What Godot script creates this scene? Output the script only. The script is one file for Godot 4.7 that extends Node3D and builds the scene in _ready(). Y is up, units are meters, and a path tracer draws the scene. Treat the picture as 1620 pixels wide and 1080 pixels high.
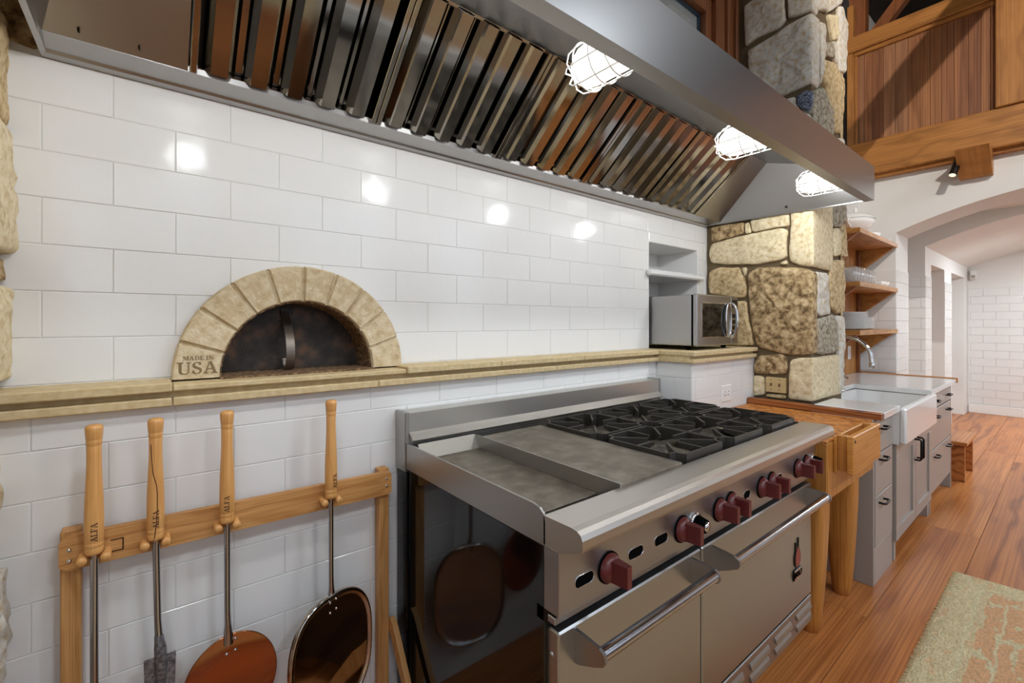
extends Node3D
# A kitchen with a steel hood, a pizza oven in a tiled wall, a range, a stone pillar and a view into an arched hall.
# x runs along the tiled wall, y up, z out of the wall into the room; the lower wall face is z = 0.
const FL := -0.03            # floor height
const TW := 0.2665           # tile pitch
const TH := 0.1162
var M := {}
var taken := {}
var tile_cache := {}
var N3 := FastNoiseLite.new()
var rng := RandomNumberGenerator.new()

class B:
	var st := SurfaceTool.new()
	func _init():
		st.begin(Mesh.PRIMITIVE_TRIANGLES)
		st.set_smooth_group(-1)
	func smooth(n: int):
		st.set_smooth_group(n)
	func tri(a: Vector3, b: Vector3, c: Vector3):   # counter-clockwise seen from outside
		st.add_vertex(a); st.add_vertex(c); st.add_vertex(b)
	func quad(a: Vector3, b: Vector3, c: Vector3, d: Vector3):
		tri(a, b, c); tri(a, c, d)
	func quad_out(a: Vector3, b: Vector3, c: Vector3, d: Vector3, out: Vector3):
		if (b - a).cross(c - a).dot(out) + (c - a).cross(d - a).dot(out) >= 0: quad(a, b, c, d)
		else: quad(d, c, b, a)
	func tri_out(a: Vector3, b: Vector3, c: Vector3, out: Vector3):
		if (b - a).cross(c - a).dot(out) >= 0: tri(a, b, c)
		else: tri(c, b, a)
	func box(lo: Vector3, hi: Vector3, e := 0.0):
		var c := (lo + hi) * 0.5
		var h := (hi - lo) * 0.5
		var f := func(sx, sy, sz, ax) -> Vector3:
			var s := Vector3(sx, sy, sz)
			var v := Vector3.ZERO
			for k in 3: v[k] = c[k] + s[k] * (h[k] - (0.0 if k == ax else e))
			return v
		for ax in 3:
			var p: int = (ax + 1) % 3
			var q: int = (ax + 2) % 3
			for s in [-1, 1]:
				var vs := []
				for t in [[-1, -1], [1, -1], [1, 1], [-1, 1]]:
					var g := [0, 0, 0]
					g[ax] = s; g[p] = t[0]; g[q] = t[1]
					vs.append(f.call(g[0], g[1], g[2], ax))
				var o := Vector3.ZERO
				o[ax] = s
				quad_out(vs[0], vs[1], vs[2], vs[3], o)
			if e > 0.0:                                    # the edge between faces p and q runs along ax
				for s in [-1, 1]:
					for t in [-1, 1]:
						var g0 := [0, 0, 0]
						var g1 := [0, 0, 0]
						g0[ax] = -1; g1[ax] = 1
						g0[p] = s; g1[p] = s; g0[q] = t; g1[q] = t
						var o2 := Vector3.ZERO
						o2[p] = s; o2[q] = t
						quad_out(f.call(g0[0], g0[1], g0[2], p), f.call(g1[0], g1[1], g1[2], p), f.call(g1[0], g1[1], g1[2], q), f.call(g0[0], g0[1], g0[2], q), o2)
		if e > 0.0:
			for sx in [-1, 1]:
				for sy in [-1, 1]:
					for sz in [-1, 1]:
						tri_out(f.call(sx, sy, sz, 0), f.call(sx, sy, sz, 1), f.call(sx, sy, sz, 2), Vector3(sx, sy, sz))
	func at(axis: int, p: Vector2, t: float) -> Vector3:   # axis 0: p = (z, y); 1: p = (x, z); 2: p = (x, y)
		return Vector3(t, p.y, p.x) if axis == 0 else Vector3(p.x, t, p.y) if axis == 1 else Vector3(p.x, p.y, t)
	func prism(poly: PackedVector2Array, axis: int, a: float, b: float, group := -1):
		var area := 0.0
		for i in poly.size():
			area += poly[i].cross(poly[(i + 1) % poly.size()])
		var idx := Geometry2D.triangulate_polygon(poly)
		var dirv := Vector3.ZERO
		dirv[axis] = 1.0
		st.set_smooth_group(-1)
		for i in range(0, idx.size(), 3):
			for e in [[a, -1.0], [b, 1.0]]:
				tri_out(at(axis, poly[idx[i]], e[0]), at(axis, poly[idx[i + 1]], e[0]), at(axis, poly[idx[i + 2]], e[0]), dirv * e[1] * signf(b - a))
		st.set_smooth_group(group)
		for i in poly.size():
			var p := poly[i]
			var q := poly[(i + 1) % poly.size()]
			var n2 := Vector2((q - p).y, -(q - p).x) * signf(area)
			quad_out(at(axis, p, a), at(axis, q, a), at(axis, q, b), at(axis, p, b), at(axis, n2, 0.0))
		st.set_smooth_group(-1)
	func lathe(prof: Array, xf := Transform3D.IDENTITY, segs := 24, group := 1):
		st.set_smooth_group(group)
		for i in prof.size() - 1:
			var p: Vector2 = prof[i]
			var q: Vector2 = prof[i + 1]
			if p.is_equal_approx(q): continue
			for k in segs:
				var a := TAU * k / segs
				var b := TAU * (k + 1) / segs
				var ca := Vector3(cos(a), 0, sin(a))
				var cb := Vector3(cos(b), 0, sin(b))
				var u := Vector3(0, 1, 0)
				var out := xf.basis * ((ca + cb) * 0.5 * (q - p).y - u * (q - p).x)
				var v0: Vector3 = xf * (ca * p.x + u * p.y)
				var v1: Vector3 = xf * (cb * p.x + u * p.y)
				var v2: Vector3 = xf * (cb * q.x + u * q.y)
				var v3: Vector3 = xf * (ca * q.x + u * q.y)
				if p.x < 1e-6: tri_out(v0, v2, v3, out)
				elif q.x < 1e-6: tri_out(v0, v1, v2, out)
				else: quad_out(v0, v1, v2, v3, out)
		st.set_smooth_group(-1)
	func tube(pts: Array, r, segs := 10, group := 1, closed := false):
		var n := pts.size()
		var rings := []
		var up := Vector3.UP
		for i in n:
			var a: Vector3 = pts[(i - 1 + n) % n] if closed else pts[maxi(i - 1, 0)]
			var b: Vector3 = pts[(i + 1) % n] if closed else pts[mini(i + 1, n - 1)]
			var d := (b - a).normalized()
			if i == 0:
				up = d.cross(Vector3.RIGHT if absf(d.x) < 0.9 else Vector3.UP).normalized()
			up = (up - d * up.dot(d)).normalized()
			var sd := d.cross(up)
			var rr: float = r[i] if r is Array else r
			var ring := []
			for k in segs:
				var t := TAU * k / segs
				ring.append(pts[i] + (up * cos(t) + sd * sin(t)) * rr)
			rings.append(ring)
		st.set_smooth_group(group)
		for i in (n if closed else n - 1):
			var c: Vector3 = (pts[i] + pts[(i + 1) % n]) * 0.5
			for k in segs:
				var k2 := (k + 1) % segs
				var r0: Array = rings[i]
				var r1: Array = rings[(i + 1) % n]
				quad_out(r0[k], r0[k2], r1[k2], r1[k], (r0[k] + r0[k2] + r1[k] + r1[k2]) * 0.25 - c)
		st.set_smooth_group(-1)
		if not closed:
			for k in segs:
				var k2 := (k + 1) % segs
				tri_out(pts[0], rings[0][k], rings[0][k2], pts[0] - pts[1])
				tri_out(pts[n - 1], rings[n - 1][k], rings[n - 1][k2], pts[n - 1] - pts[n - 2])
	func done() -> ArrayMesh:
		st.generate_normals()
		st.index()
		return st.commit()

# ---------- nodes ----------
func numbered(n: String) -> String:
	if not taken.has(n):
		taken[n] = 0
		return n
	taken[n] += 1
	return "%s_%03d" % [n, taken[n]]

func put(n: String, b, m: Material, parent: Node = self) -> MeshInstance3D:
	var o := MeshInstance3D.new()
	o.name = numbered(n) if parent == self else n
	o.mesh = b.done() if b is B else b
	o.material_override = m
	parent.add_child(o, true)
	return o

func thing(n: String, label: String, category: String, group := "", pos := Vector3.ZERO) -> Node3D:
	var o := Node3D.new()
	o.name = numbered(n)
	add_child(o)
	o.position = pos
	tag(o, label, category, group)
	return o

func tag(o: Node, label: String, category: String, group := ""):
	o.set_meta("label", label); o.set_meta("category", category)
	if group: o.set_meta("group", group)

func struct(n: String, label := "") -> Node3D:
	var o := Node3D.new()
	o.name = numbered(n)
	add_child(o)
	o.set_meta("kind", "structure")
	if label: o.set_meta("label", label)
	return o

func bx(lo: Vector3, hi: Vector3, e := 0.0) -> B:
	var b := B.new()
	b.box(lo, hi, e)
	return b

func v2(a: Array) -> PackedVector2Array:
	var p := PackedVector2Array()
	for i in range(0, a.size(), 2): p.append(Vector2(a[i], a[i + 1]))
	return p

func pr(a: Array, axis: int, s: float, t: float, group := -1) -> B:
	var b := B.new()
	b.prism(v2(a), axis, s, t, group)
	return b

func words(parent: Node, text: String, height: float, xf: Transform3D, m: Material, font := "Droid Sans", n := "lettering"):
	var t := TextMesh.new()
	t.text = text
	var f := SystemFont.new()
	f.font_names = PackedStringArray([font])
	f.font_weight = 700
	t.font = f
	t.font_size = 32
	t.pixel_size = height / 23.0
	t.depth = 0.0012
	t.curve_step = 4.0
	var o := put(n, t, m, parent)
	o.transform = xf
	return o

# ---------- textures and materials ----------
func noise(freq: float, oct: int, seed_: int, type := FastNoiseLite.TYPE_SIMPLEX_SMOOTH) -> FastNoiseLite:
	var n := FastNoiseLite.new()
	n.noise_type = type
	n.frequency = freq
	n.seed = seed_
	n.fractal_octaves = oct
	n.fractal_type = FastNoiseLite.FRACTAL_FBM
	return n

func ramp_tex(n: FastNoiseLite, cols: Array, offs: Array, size := 512) -> NoiseTexture2D:
	var g := Gradient.new()
	g.offsets = PackedFloat32Array(offs)
	g.colors = PackedColorArray(cols)
	var t := NoiseTexture2D.new()
	t.width = size; t.height = size
	t.seamless = true
	t.noise = n
	t.color_ramp = g
	return t

func bump_tex(n: FastNoiseLite, strength: float, size := 512) -> NoiseTexture2D:
	var t := NoiseTexture2D.new()
	t.width = size; t.height = size
	t.seamless = true
	t.noise = n
	t.as_normal_map = true
	t.bump_strength = strength
	return t

func streak_tex(seed_: int, lo: float, hi: float, vertical := false, squeeze := 16) -> ImageTexture:
	var im := noise(0.3, 3, seed_).get_seamless_image(512 / squeeze, 512)
	im.resize(512, 512, Image.INTERPOLATE_CUBIC)
	if vertical: im.rotate_90(CLOCKWISE)
	var d := im.get_data()
	for i in d.size(): d[i] = int(255.0 * lerpf(lo, hi, d[i] / 255.0))
	return ImageTexture.create_from_image(Image.create_from_data(512, 512, false, Image.FORMAT_L8, d))

func wood_tex(dark: Color, light: Color, seed_: int, rings: int, vertical := false, ring_share := 0.4) -> ImageTexture:
	var warp := noise(0.004, 3, seed_).get_seamless_image(512, 512).get_data()
	var si := noise(0.07, 4, seed_ + 7).get_seamless_image(24, 512)
	si.resize(512, 512, Image.INTERPOLATE_CUBIC)
	var streak := si.get_data()
	var out := PackedByteArray()
	out.resize(512 * 512 * 3)
	for y in 512:
		for x in 512:
			var i := y * 512 + x
			var w := warp[i] / 255.0
			var s := streak[i] / 255.0
			var r := 0.5 + 0.5 * sin(TAU * rings * y / 512.0 + w * 7.0)
			r = 1.0 - r * r * r
			var t := clampf((1.0 - ring_share) * (s * 1.3 - 0.15) + ring_share * r + (w - 0.5) * 0.25, 0.0, 1.0)
			var j := (x * 512 + y if vertical else i) * 3
			out[j] = int(255.0 * lerpf(dark.r, light.r, t))
			out[j + 1] = int(255.0 * lerpf(dark.g, light.g, t))
			out[j + 2] = int(255.0 * lerpf(dark.b, light.b, t))
	return ImageTexture.create_from_image(Image.create_from_data(512, 512, false, Image.FORMAT_RGB8, out))

func mat(n: String, c: Color, rough := 0.5, metal := 0.0) -> StandardMaterial3D:
	var m := StandardMaterial3D.new()
	m.resource_name = n
	m.albedo_color = c
	m.roughness = rough
	m.metallic = metal
	M[n] = m
	return m

func tex(m: StandardMaterial3D, t: Texture2D, sc: Vector3, world := true, off := Vector3.ZERO):
	if t: m.albedo_texture = t
	m.uv1_triplanar = true
	m.uv1_world_triplanar = world
	m.uv1_scale = sc
	m.uv1_offset = off
	m.uv1_triplanar_sharpness = 4.0

func bump(m: StandardMaterial3D, t: Texture2D, k: float):
	m.normal_enabled = true
	m.normal_texture = t
	m.normal_scale = k

func materials():
	var c := func(r, g, b): return Color(r / 255.0, g / 255.0, b / 255.0)
	var m := mat("tile", c.call(228, 227, 225), 0.1)
	tex(m, null, Vector3.ONE * 2.2)
	bump(m, bump_tex(noise(0.012, 2, 5), 3.0), 0.16)
	mat("grout", c.call(214, 213, 210), 0.8)
	m = mat("plaster", c.call(226, 225, 222), 0.85)
	tex(m, null, Vector3.ONE * 1.5)
	bump(m, bump_tex(noise(0.03, 4, 9), 2.0), 0.15)
	# metals
	var sh := streak_tex(3, 0.95, 1.0)
	var sv := streak_tex(4, 0.95, 1.0, true)
	var fine := streak_tex(5, 0.94, 1.0)
	for d in [["steel", 168, 166, 164, 0.33, sh], ["steel_range", 180, 181, 182, 0.37, sh], ["steel_rail", 208, 204, 197, 0.36, sh], ["steel_side", 178, 177, 174, 0.4, sh], ["steel_upright", 172, 170, 168, 0.33, sv]]:
		m = mat(d[0], c.call(d[1], d[2], d[3]), d[4], 1.0)
		tex(m, null, Vector3.ONE * 2.0)
		if d[0] != "steel_rail": m.roughness_texture = d[5]
	m = mat("polished", c.call(166, 163, 160), 0.09, 1.0)
	tex(m, null, Vector3(3, 3, 3))
	bump(m, bump_tex(noise(0.01, 2, 15), 2.0), 0.10)
	m = mat("mirror", c.call(205, 200, 194), 0.05, 1.0)
	mat("brown_tint_mirror", c.call(178, 120, 84), 0.1, 1.0)  # blade metal tinted brown to paint in the floor it mirrors
	mat("chrome", c.call(215, 215, 215), 0.08, 1.0)
	mat("rod", c.call(188, 189, 194), 0.2, 1.0)
	m = mat("iron", c.call(70, 66, 62), 0.5, 0.6)
	tex(m, ramp_tex(noise(0.03, 5, 21), [c.call(92, 90, 92), c.call(126, 125, 128), c.call(160, 160, 166)], [0.2, 0.5, 0.85]), Vector3.ONE * 4.0)
	m.albedo_color = Color.WHITE
	m = mat("cast_iron", c.call(66, 62, 57), 0.42, 0.4)
	tex(m, null, Vector3.ONE * 12.0)
	bump(m, bump_tex(noise(0.08, 3, 22), 3.0), 0.3)
	m = mat("enamel", c.call(9, 9, 10), 0.06)
	mat("black", c.call(5, 5, 5), 0.8).metallic_specular = 0.15
	mat("dark_metal", c.call(40, 36, 34), 0.35, 0.8)
	mat("blue_metal", c.call(70, 84, 98), 0.4, 0.6)
	mat("white_wire", c.call(225, 224, 220), 0.4)
	m = mat("griddle", Color.WHITE, 0.42, 0.7)
	tex(m, ramp_tex(noise(0.01, 5, 31), [c.call(112, 104, 92), c.call(124, 116, 103), c.call(132, 124, 111), c.call(150, 141, 126)], [0.15, 0.45, 0.65, 0.95]), Vector3.ONE * 2.4)
	m = mat("dull_steel", c.call(150, 144, 134), 0.5, 0.9)
	m = mat("oven_door", Color.WHITE, 0.5, 0.45)
	tex(m, ramp_tex(noise(0.008, 5, 33), [c.call(44, 39, 35), c.call(62, 53, 46), c.call(86, 64, 50), c.call(104, 72, 52)], [0.2, 0.5, 0.7, 0.95]), Vector3.ONE * 2.5)
	bump(m, bump_tex(noise(0.1, 3, 34), 2.0), 0.3)
	mat("strap", c.call(116, 106, 96), 0.42, 0.9)
	m = mat("soot_stone", Color.WHITE, 0.85)
	tex(m, ramp_tex(noise(0.02, 5, 35), [c.call(70, 48, 30), c.call(122, 92, 60), c.call(150, 120, 86)], [0.3, 0.55, 0.8]), Vector3.ONE * 5.0)
	# stone
	var rough_n := bump_tex(noise(0.03, 6, 41), 5.0)
	var sc := Vector3.ONE * 2.2
	for d in [
		["stone_cream", [c.call(196, 172, 130), c.call(217, 199, 161), c.call(223, 207, 172), c.call(229, 216, 186)], [0.14, 0.38, 0.6, 0.92], 51, 0.01, 0.5],
		["stone_tan", [c.call(158, 130, 90), c.call(191, 166, 123), c.call(205, 181, 139), c.call(217, 198, 160)], [0.16, 0.4, 0.6, 0.9], 52, 0.009, 0.55],
		["stone_brown", [c.call(104, 82, 54), c.call(156, 130, 92), c.call(182, 156, 115), c.call(210, 188, 150)], [0.18, 0.42, 0.6, 0.88], 53, 0.0065, 0.62],
		["stone_pale", [c.call(194, 172, 136), c.call(209, 199, 180), c.call(214, 208, 196), c.call(221, 217, 207)], [0.16, 0.38, 0.58, 0.92], 54, 0.01, 0.5],
		["stone_grey", [c.call(104, 95, 78), c.call(148, 138, 118), c.call(176, 166, 146), c.call(200, 191, 172)], [0.14, 0.38, 0.6, 0.92], 55, 0.01, 0.56],
		["stone_blue", [c.call(66, 70, 84), c.call(112, 118, 136), c.call(160, 166, 180)], [0.2, 0.5, 0.85], 56, 0.02, 0.5]]:
		m = mat(d[0], Color.WHITE, 0.92)
		var nz := noise(d[4], 6, d[3])
		nz.fractal_gain = d[5]
		tex(m, ramp_tex(nz, d[1], d[2], 1024), sc * 1.2)
		bump(m, rough_n, 0.5)
	m = mat("mortar", c.call(104, 88, 64), 0.95)
	m = mat("ledge_stone", Color.WHITE, 0.7)
	tex(m, ramp_tex(noise(0.02, 5, 61), [c.call(196, 172, 128), c.call(205, 182, 138), c.call(213, 193, 152)], [0.2, 0.5, 0.8]), Vector3.ONE * 3.0)
	bump(m, bump_tex(noise(0.08, 4, 62), 2.0), 0.25)
	m = mat("arch_stone", Color.WHITE, 0.85)
	tex(m, ramp_tex(noise(0.016, 6, 63), [c.call(184, 160, 122), c.call(200, 179, 143), c.call(210, 192, 159), c.call(218, 204, 174)], [0.15, 0.4, 0.65, 0.92]), Vector3.ONE * 3.0)
	bump(m, bump_tex(noise(0.05, 5, 64), 4.0), 0.6)
	mat("letter_shaded_grout", c.call(128, 106, 76), 0.9)  # brown grout letters with the engraved shading put into the colour
	mat("letter_faint", c.call(198, 176, 139), 0.9)
	# wood
	var oak_h := wood_tex(c.call(168, 112, 56), c.call(212, 160, 98), 71, 5)
	var oak_v := wood_tex(c.call(170, 116, 60), c.call(210, 160, 100), 72, 4, true)
	m = mat("oak_rail", Color.WHITE, 0.5)
	tex(m, oak_h, Vector3(1.3, 6, 6))
	m = mat("oak_post", Color.WHITE, 0.5)
	tex(m, oak_v, Vector3(6, 1.3, 6))
	m = mat("handle_wood", Color.WHITE, 0.3)
	tex(m, wood_tex(c.call(204, 142, 76), c.call(226, 174, 110), 73, 3, true, 0.2), Vector3(10, 1.6, 10))
	mat("crack", c.call(84, 42, 16), 0.8)
	mat("burn", c.call(70, 44, 22), 0.8)
	m = mat("beam", Color.WHITE, 0.5)
	tex(m, wood_tex(c.call(138, 88, 38), c.call(190, 130, 64), 74, 3), Vector3(0.7, 2.2, 0.7))
	m = mat("beam_upright", Color.WHITE, 0.5)
	tex(m, wood_tex(c.call(142, 90, 40), c.call(188, 130, 66), 75, 3, true), Vector3(2.2, 0.7, 2.2))
	var loft := wood_tex(c.call(118, 78, 52), c.call(184, 132, 92), 76, 3, true, 0.3)
	for k in 4:
		m = mat("loft_board_%d" % k, [c.call(255, 255, 255), c.call(222, 205, 196), c.call(240, 226, 214), c.call(255, 244, 226)][k], 0.55)
		tex(m, loft, Vector3(3.2, 0.3, 3.2), true, Vector3(0.17 * k, 0.31 * k, 0.23 * k))
	m = mat("dark_wood", Color.WHITE, 0.4)
	tex(m, wood_tex(c.call(104, 60, 34), c.call(160, 100, 60), 77, 4, true, 0.25), Vector3(5, 0.8, 5))
	m = mat("roof_wood", c.call(92, 98, 104), 0.6)
	tex(m, M.dark_wood.albedo_texture, Vector3(2, 2, 0.6))
	var pine := wood_tex(c.call(158, 92, 46), c.call(216, 144, 82), 78, 2, false, 0.3)
	var pine_b := wood_tex(c.call(138, 78, 38), c.call(216, 144, 82), 84, 4, false, 0.55)
	for k in 5:
		m = mat("floor_board_%d" % k, [c.call(255, 255, 255), c.call(240, 234, 230), c.call(248, 242, 236), c.call(232, 222, 214), c.call(255, 250, 244)][k], 0.3)
		tex(m, pine_b if k in [1, 3] else pine, Vector3(0.3, 3.2, 2.2), true, Vector3(0.37 * k, 0.2 * k, 0.41 * k))
		m.roughness_texture = fine
		m.metallic_specular = 0.35
	m = mat("block_top", Color.WHITE, 0.45)
	var cell := noise(0.045, 1, 79, FastNoiseLite.TYPE_CELLULAR)
	cell.cellular_return_type = FastNoiseLite.RETURN_CELL_VALUE
	cell.cellular_distance_function = FastNoiseLite.DISTANCE_MANHATTAN
	tex(m, ramp_tex(cell, [c.call(150, 84, 30), c.call(192, 118, 48), c.call(210, 140, 66)], [0.1, 0.5, 0.9]), Vector3.ONE * 2.2)
	m = mat("block_wood", Color.WHITE, 0.4)
	tex(m, wood_tex(c.call(166, 104, 42), c.call(212, 148, 74), 80, 2, true, 0.25), Vector3(3.0, 0.9, 3.0))
	m = mat("block_wood_flat", Color.WHITE, 0.4)
	tex(m, wood_tex(c.call(186, 118, 48), c.call(218, 154, 78), 81, 2, false, 0.25), Vector3(0.9, 3.0, 0.9))
	m = mat("lip_wood", Color.WHITE, 0.45)
	tex(m, wood_tex(c.call(90, 44, 16), c.call(176, 104, 46), 82, 7, false, 0.6), Vector3(0.5, 9.0, 0.5))
	m = mat("shelf_wood", Color.WHITE, 0.45)
	tex(m, wood_tex(c.call(156, 102, 50), c.call(212, 158, 92), 83, 3, false, 0.4), Vector3(1.0, 4.0, 3.0))
	# cabinets, ceramics, small things
	mat("cabinet", c.call(170, 163, 155), 0.35)
	mat("counter", c.call(232, 231, 228), 0.12)
	mat("porcelain", c.call(236, 235, 232), 0.08)
	mat("white_plastic", c.call(232, 231, 228), 0.35)
	mat("tan_plastic", c.call(196, 172, 122), 0.5)
	mat("tan_dark", c.call(110, 88, 56), 0.6)
	mat("knob_red", c.call(104, 40, 38), 0.35)
	mat("knob_dark", c.call(96, 32, 30), 0.4)
	mat("badge_red", c.call(150, 66, 58), 0.5)
	m = mat("glass", Color(0.95, 0.97, 0.97, 0.16), 0.03)
	m.transparency = BaseMaterial3D.TRANSPARENCY_ALPHA
	m = mat("oven_glass", c.call(14, 14, 15), 0.05)
	m = mat("lamp_glass", c.call(255, 252, 246), 0.3)
	m.emission_enabled = true
	m.emission = c.call(255, 250, 240)
	m.emission_energy_multiplier = 1.5
	m = mat("warm_lamp", c.call(255, 236, 200), 0.3)
	m.emission_enabled = true
	m.emission = c.call(255, 232, 190)
	m.emission_energy_multiplier = 1.6
	m = mat("panel_lamp", c.call(255, 252, 246), 0.3)
	m.emission_enabled = true
	m.emission = c.call(255, 246, 232)
	m.emission_energy_multiplier = 4.0

# ---------- setting helpers ----------
func tile_mesh(w: float, h: float) -> ArrayMesh:
	var key := "%d_%d" % [roundi(w * 2000), roundi(h * 2000)]
	if not tile_cache.has(key):
		tile_cache[key] = bx(Vector3(-w / 2, -h / 2, -0.012), Vector3(w / 2, h / 2, 0), minf(0.0016, minf(w, h) * 0.3)).done()
	return tile_cache[key]

func cut(rects: Array, hole: Rect2) -> Array:
	var out := []
	for r: Rect2 in rects:
		if not r.intersects(hole):
			out.append(r)
			continue
		var i := r.intersection(hole)
		if i.position.x > r.position.x: out.append(Rect2(r.position.x, r.position.y, i.position.x - r.position.x, r.size.y))
		if i.end.x < r.end.x: out.append(Rect2(i.end.x, r.position.y, r.end.x - i.end.x, r.size.y))
		if i.position.y > r.position.y: out.append(Rect2(i.position.x, r.position.y, i.size.x, i.position.y - r.position.y))
		if i.end.y < r.end.y: out.append(Rect2(i.position.x, i.end.y, i.size.x, r.end.y - i.end.y))
	return out

# tiles over the rectangle u0..u1, v0..v1 of the plane xf; a joint at u = uj in the rows that start at vj + 2k rows
func tiles(parent: Node, xf: Transform3D, u0: float, u1: float, v0: float, v1: float, uj: float, vj: float, holes := []):
	var g := 0.0009
	for k in range(floori((v0 - vj) / TH), ceili((v1 - vj) / TH)):
		var va := vj + k * TH
		var sh := uj + (0.5 * TW if posmod(k, 2) == 1 else 0.0)
		for n in range(floori((u0 - sh) / TW), ceili((u1 - sh) / TW)):
			var full := Rect2(sh + n * TW, va, TW, TH)
			var r := full.intersection(Rect2(u0, v0, u1 - u0, v1 - v0))
			if r.size.x < 0.006 or r.size.y < 0.006: continue
			var rs := [r]
			for h in holes: rs = cut(rs, h)
			for q: Rect2 in rs:
				if q.size.x < 0.008 or q.size.y < 0.008: continue
				var o := put("tile", tile_mesh(q.size.x - 2 * g, q.size.y - 2 * g), M.tile, parent)
				var tilt := Basis.from_euler(Vector3(rng.randf_range(-1, 1) * 0.0022, rng.randf_range(-1, 1) * 0.0016, 0))
				o.transform = Transform3D(xf.basis * tilt, xf * Vector3(q.get_center().x, q.get_center().y, rng.randf_range(-0.0004, 0.0004)))

func plane(origin: Vector3, u: Vector3, n: Vector3) -> Transform3D:
	return Transform3D(Basis(u, Vector3.UP, n), origin)

func stone(parent: Node, poly: Array, xf: Transform3D, m: Material, depth := 0.07, bulge := 0.012, jut := 0.0):
	var p := v2(poly)
	var area := 0.0
	for i in p.size(): area += p[i].cross(p[(i + 1) % p.size()])
	if area < 0: p.reverse()
	var q := PackedVector2Array()                       # corners cut once, then edges divided
	for i in p.size():
		var a := p[i]
		var b := p[(i + 1) % p.size()]
		var l := a.distance_to(b)
		var e := minf(0.2, 0.011 / maxf(l, 0.001))
		var n := clampi(int(l / 0.03), 1, 14)
		for k in n + 1: q.append(a.lerp(b, lerpf(e, 1.0 - e, float(k) / n)))
	var c := Vector2.ZERO
	for v in q: c += v
	c /= q.size()
	var size := 0.0
	for v in q: size = maxf(size, v.distance_to(c))
	var prof := [[1.0, -depth], [1.0, -depth * 0.5], [0.999, -0.016], [0.992, -0.006], [0.97, 0.0], [0.9, 0.003], [0.76, 0.005], [0.62, 0.006], [0.46, 0.007], [0.3, 0.007], [0.14, 0.007]]
	var rings := []
	var g := 1.0 - 0.0015 / maxf(size, 0.02)
	for d in prof:
		var ring := []
		for v in q:
			var w: Vector2 = c + (v - c) * d[0] * g
			var s3: Vector3 = xf * Vector3(w.x, w.y, 0)
			var f: float = N3.get_noise_3dv(s3 * 900.0) * 0.6 + N3.get_noise_3dv(s3 * 2600.0 + Vector3(31, 7, 3)) * 0.4
			var side: float = N3.get_noise_3dv(s3 * 1400.0 + Vector3(0, 50, d[1] * 2000.0)) * 0.006
			w += (v - c).normalized() * side
			ring.append(xf * Vector3(w.x, w.y, d[1] + jut + f * bulge * (0.5 if d[0] > 0.96 else 1.6)))
		rings.append(ring)
	var b := B.new()
	b.smooth(1)
	var n := q.size()
	for i in rings.size() - 1:
		for k in n:
			b.quad(rings[i][k], rings[i][(k + 1) % n], rings[i + 1][(k + 1) % n], rings[i + 1][k])
	var mid := Vector3.ZERO
	for v in rings[-1]: mid += v
	mid /= n
	for k in n: b.tri(mid, rings[-1][k], rings[-1][(k + 1) % n])
	put("stone", b, m, parent)

func arch_poly(z0: float, z1: float, cz: float, cy: float, r: float, zmin: float, zmax: float, top: float) -> Array:
	var a := [zmin, FL, z0, FL]
	for k in 25:
		var z := lerpf(z0, z1, k / 24.0)
		a.append_array([z, cy + sqrt(r * r - (z - cz) * (z - cz))])
	a.append_array([z1, FL, zmax, FL, zmax, top, zmin, top])
	return a

# ---------- the scene ----------
func _ready():
	rng.seed = 11
	N3.seed = 4
	N3.frequency = 0.01
	N3.fractal_octaves = 3
	camera_and_light()
	materials()
	floor_and_shell()
	tiled_walls()
	pillar()
	hall()
	loft()
	window_over_hood()
	ledge_and_oven()
	hood()
	range_cooker()
	peel_rack()
	peels()
	niche_things()
	butcher_block()
	counter_run()
	open_shelves()
	rug()
	room_lamps()
	small_things()

func camera_and_light():
	var cam := Camera3D.new()
	cam.name = "camera"
	add_child(cam)
	cam.position = Vector3(0, 1.33, 1.5)
	cam.rotation = Vector3(0, -asin(0.62507), 0)
	cam.projection = Camera3D.PROJECTION_FRUSTUM
	cam.near = 0.05
	cam.far = 100.0
	cam.size = 0.05 * 1080.0 / 714.3
	cam.frustum_offset = Vector2(0, -30.0 / 714.3 * 0.05)
	cam.current = true
	var e := Environment.new()
	e.background_mode = Environment.BG_SKY
	var sky := Sky.new()
	var sm := ProceduralSkyMaterial.new()
	sm.sky_top_color = Color(0.56, 0.65, 0.78)
	sm.sky_horizon_color = Color(0.82, 0.86, 0.9)
	sm.ground_horizon_color = Color(0.55, 0.55, 0.5)
	sm.ground_bottom_color = Color(0.3, 0.3, 0.27)
	sky.sky_material = sm
	e.sky = sky
	e.background_energy_multiplier = 4.0
	e.tonemap_mode = Environment.TONE_MAPPER_LINEAR
	e.tonemap_exposure = 0.82
	e.sdfgi_enabled = true
	e.ssao_enabled = true
	e.ssil_enabled = true
	var w := WorldEnvironment.new()
	w.name = "environment"
	w.environment = e
	add_child(w)

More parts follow.
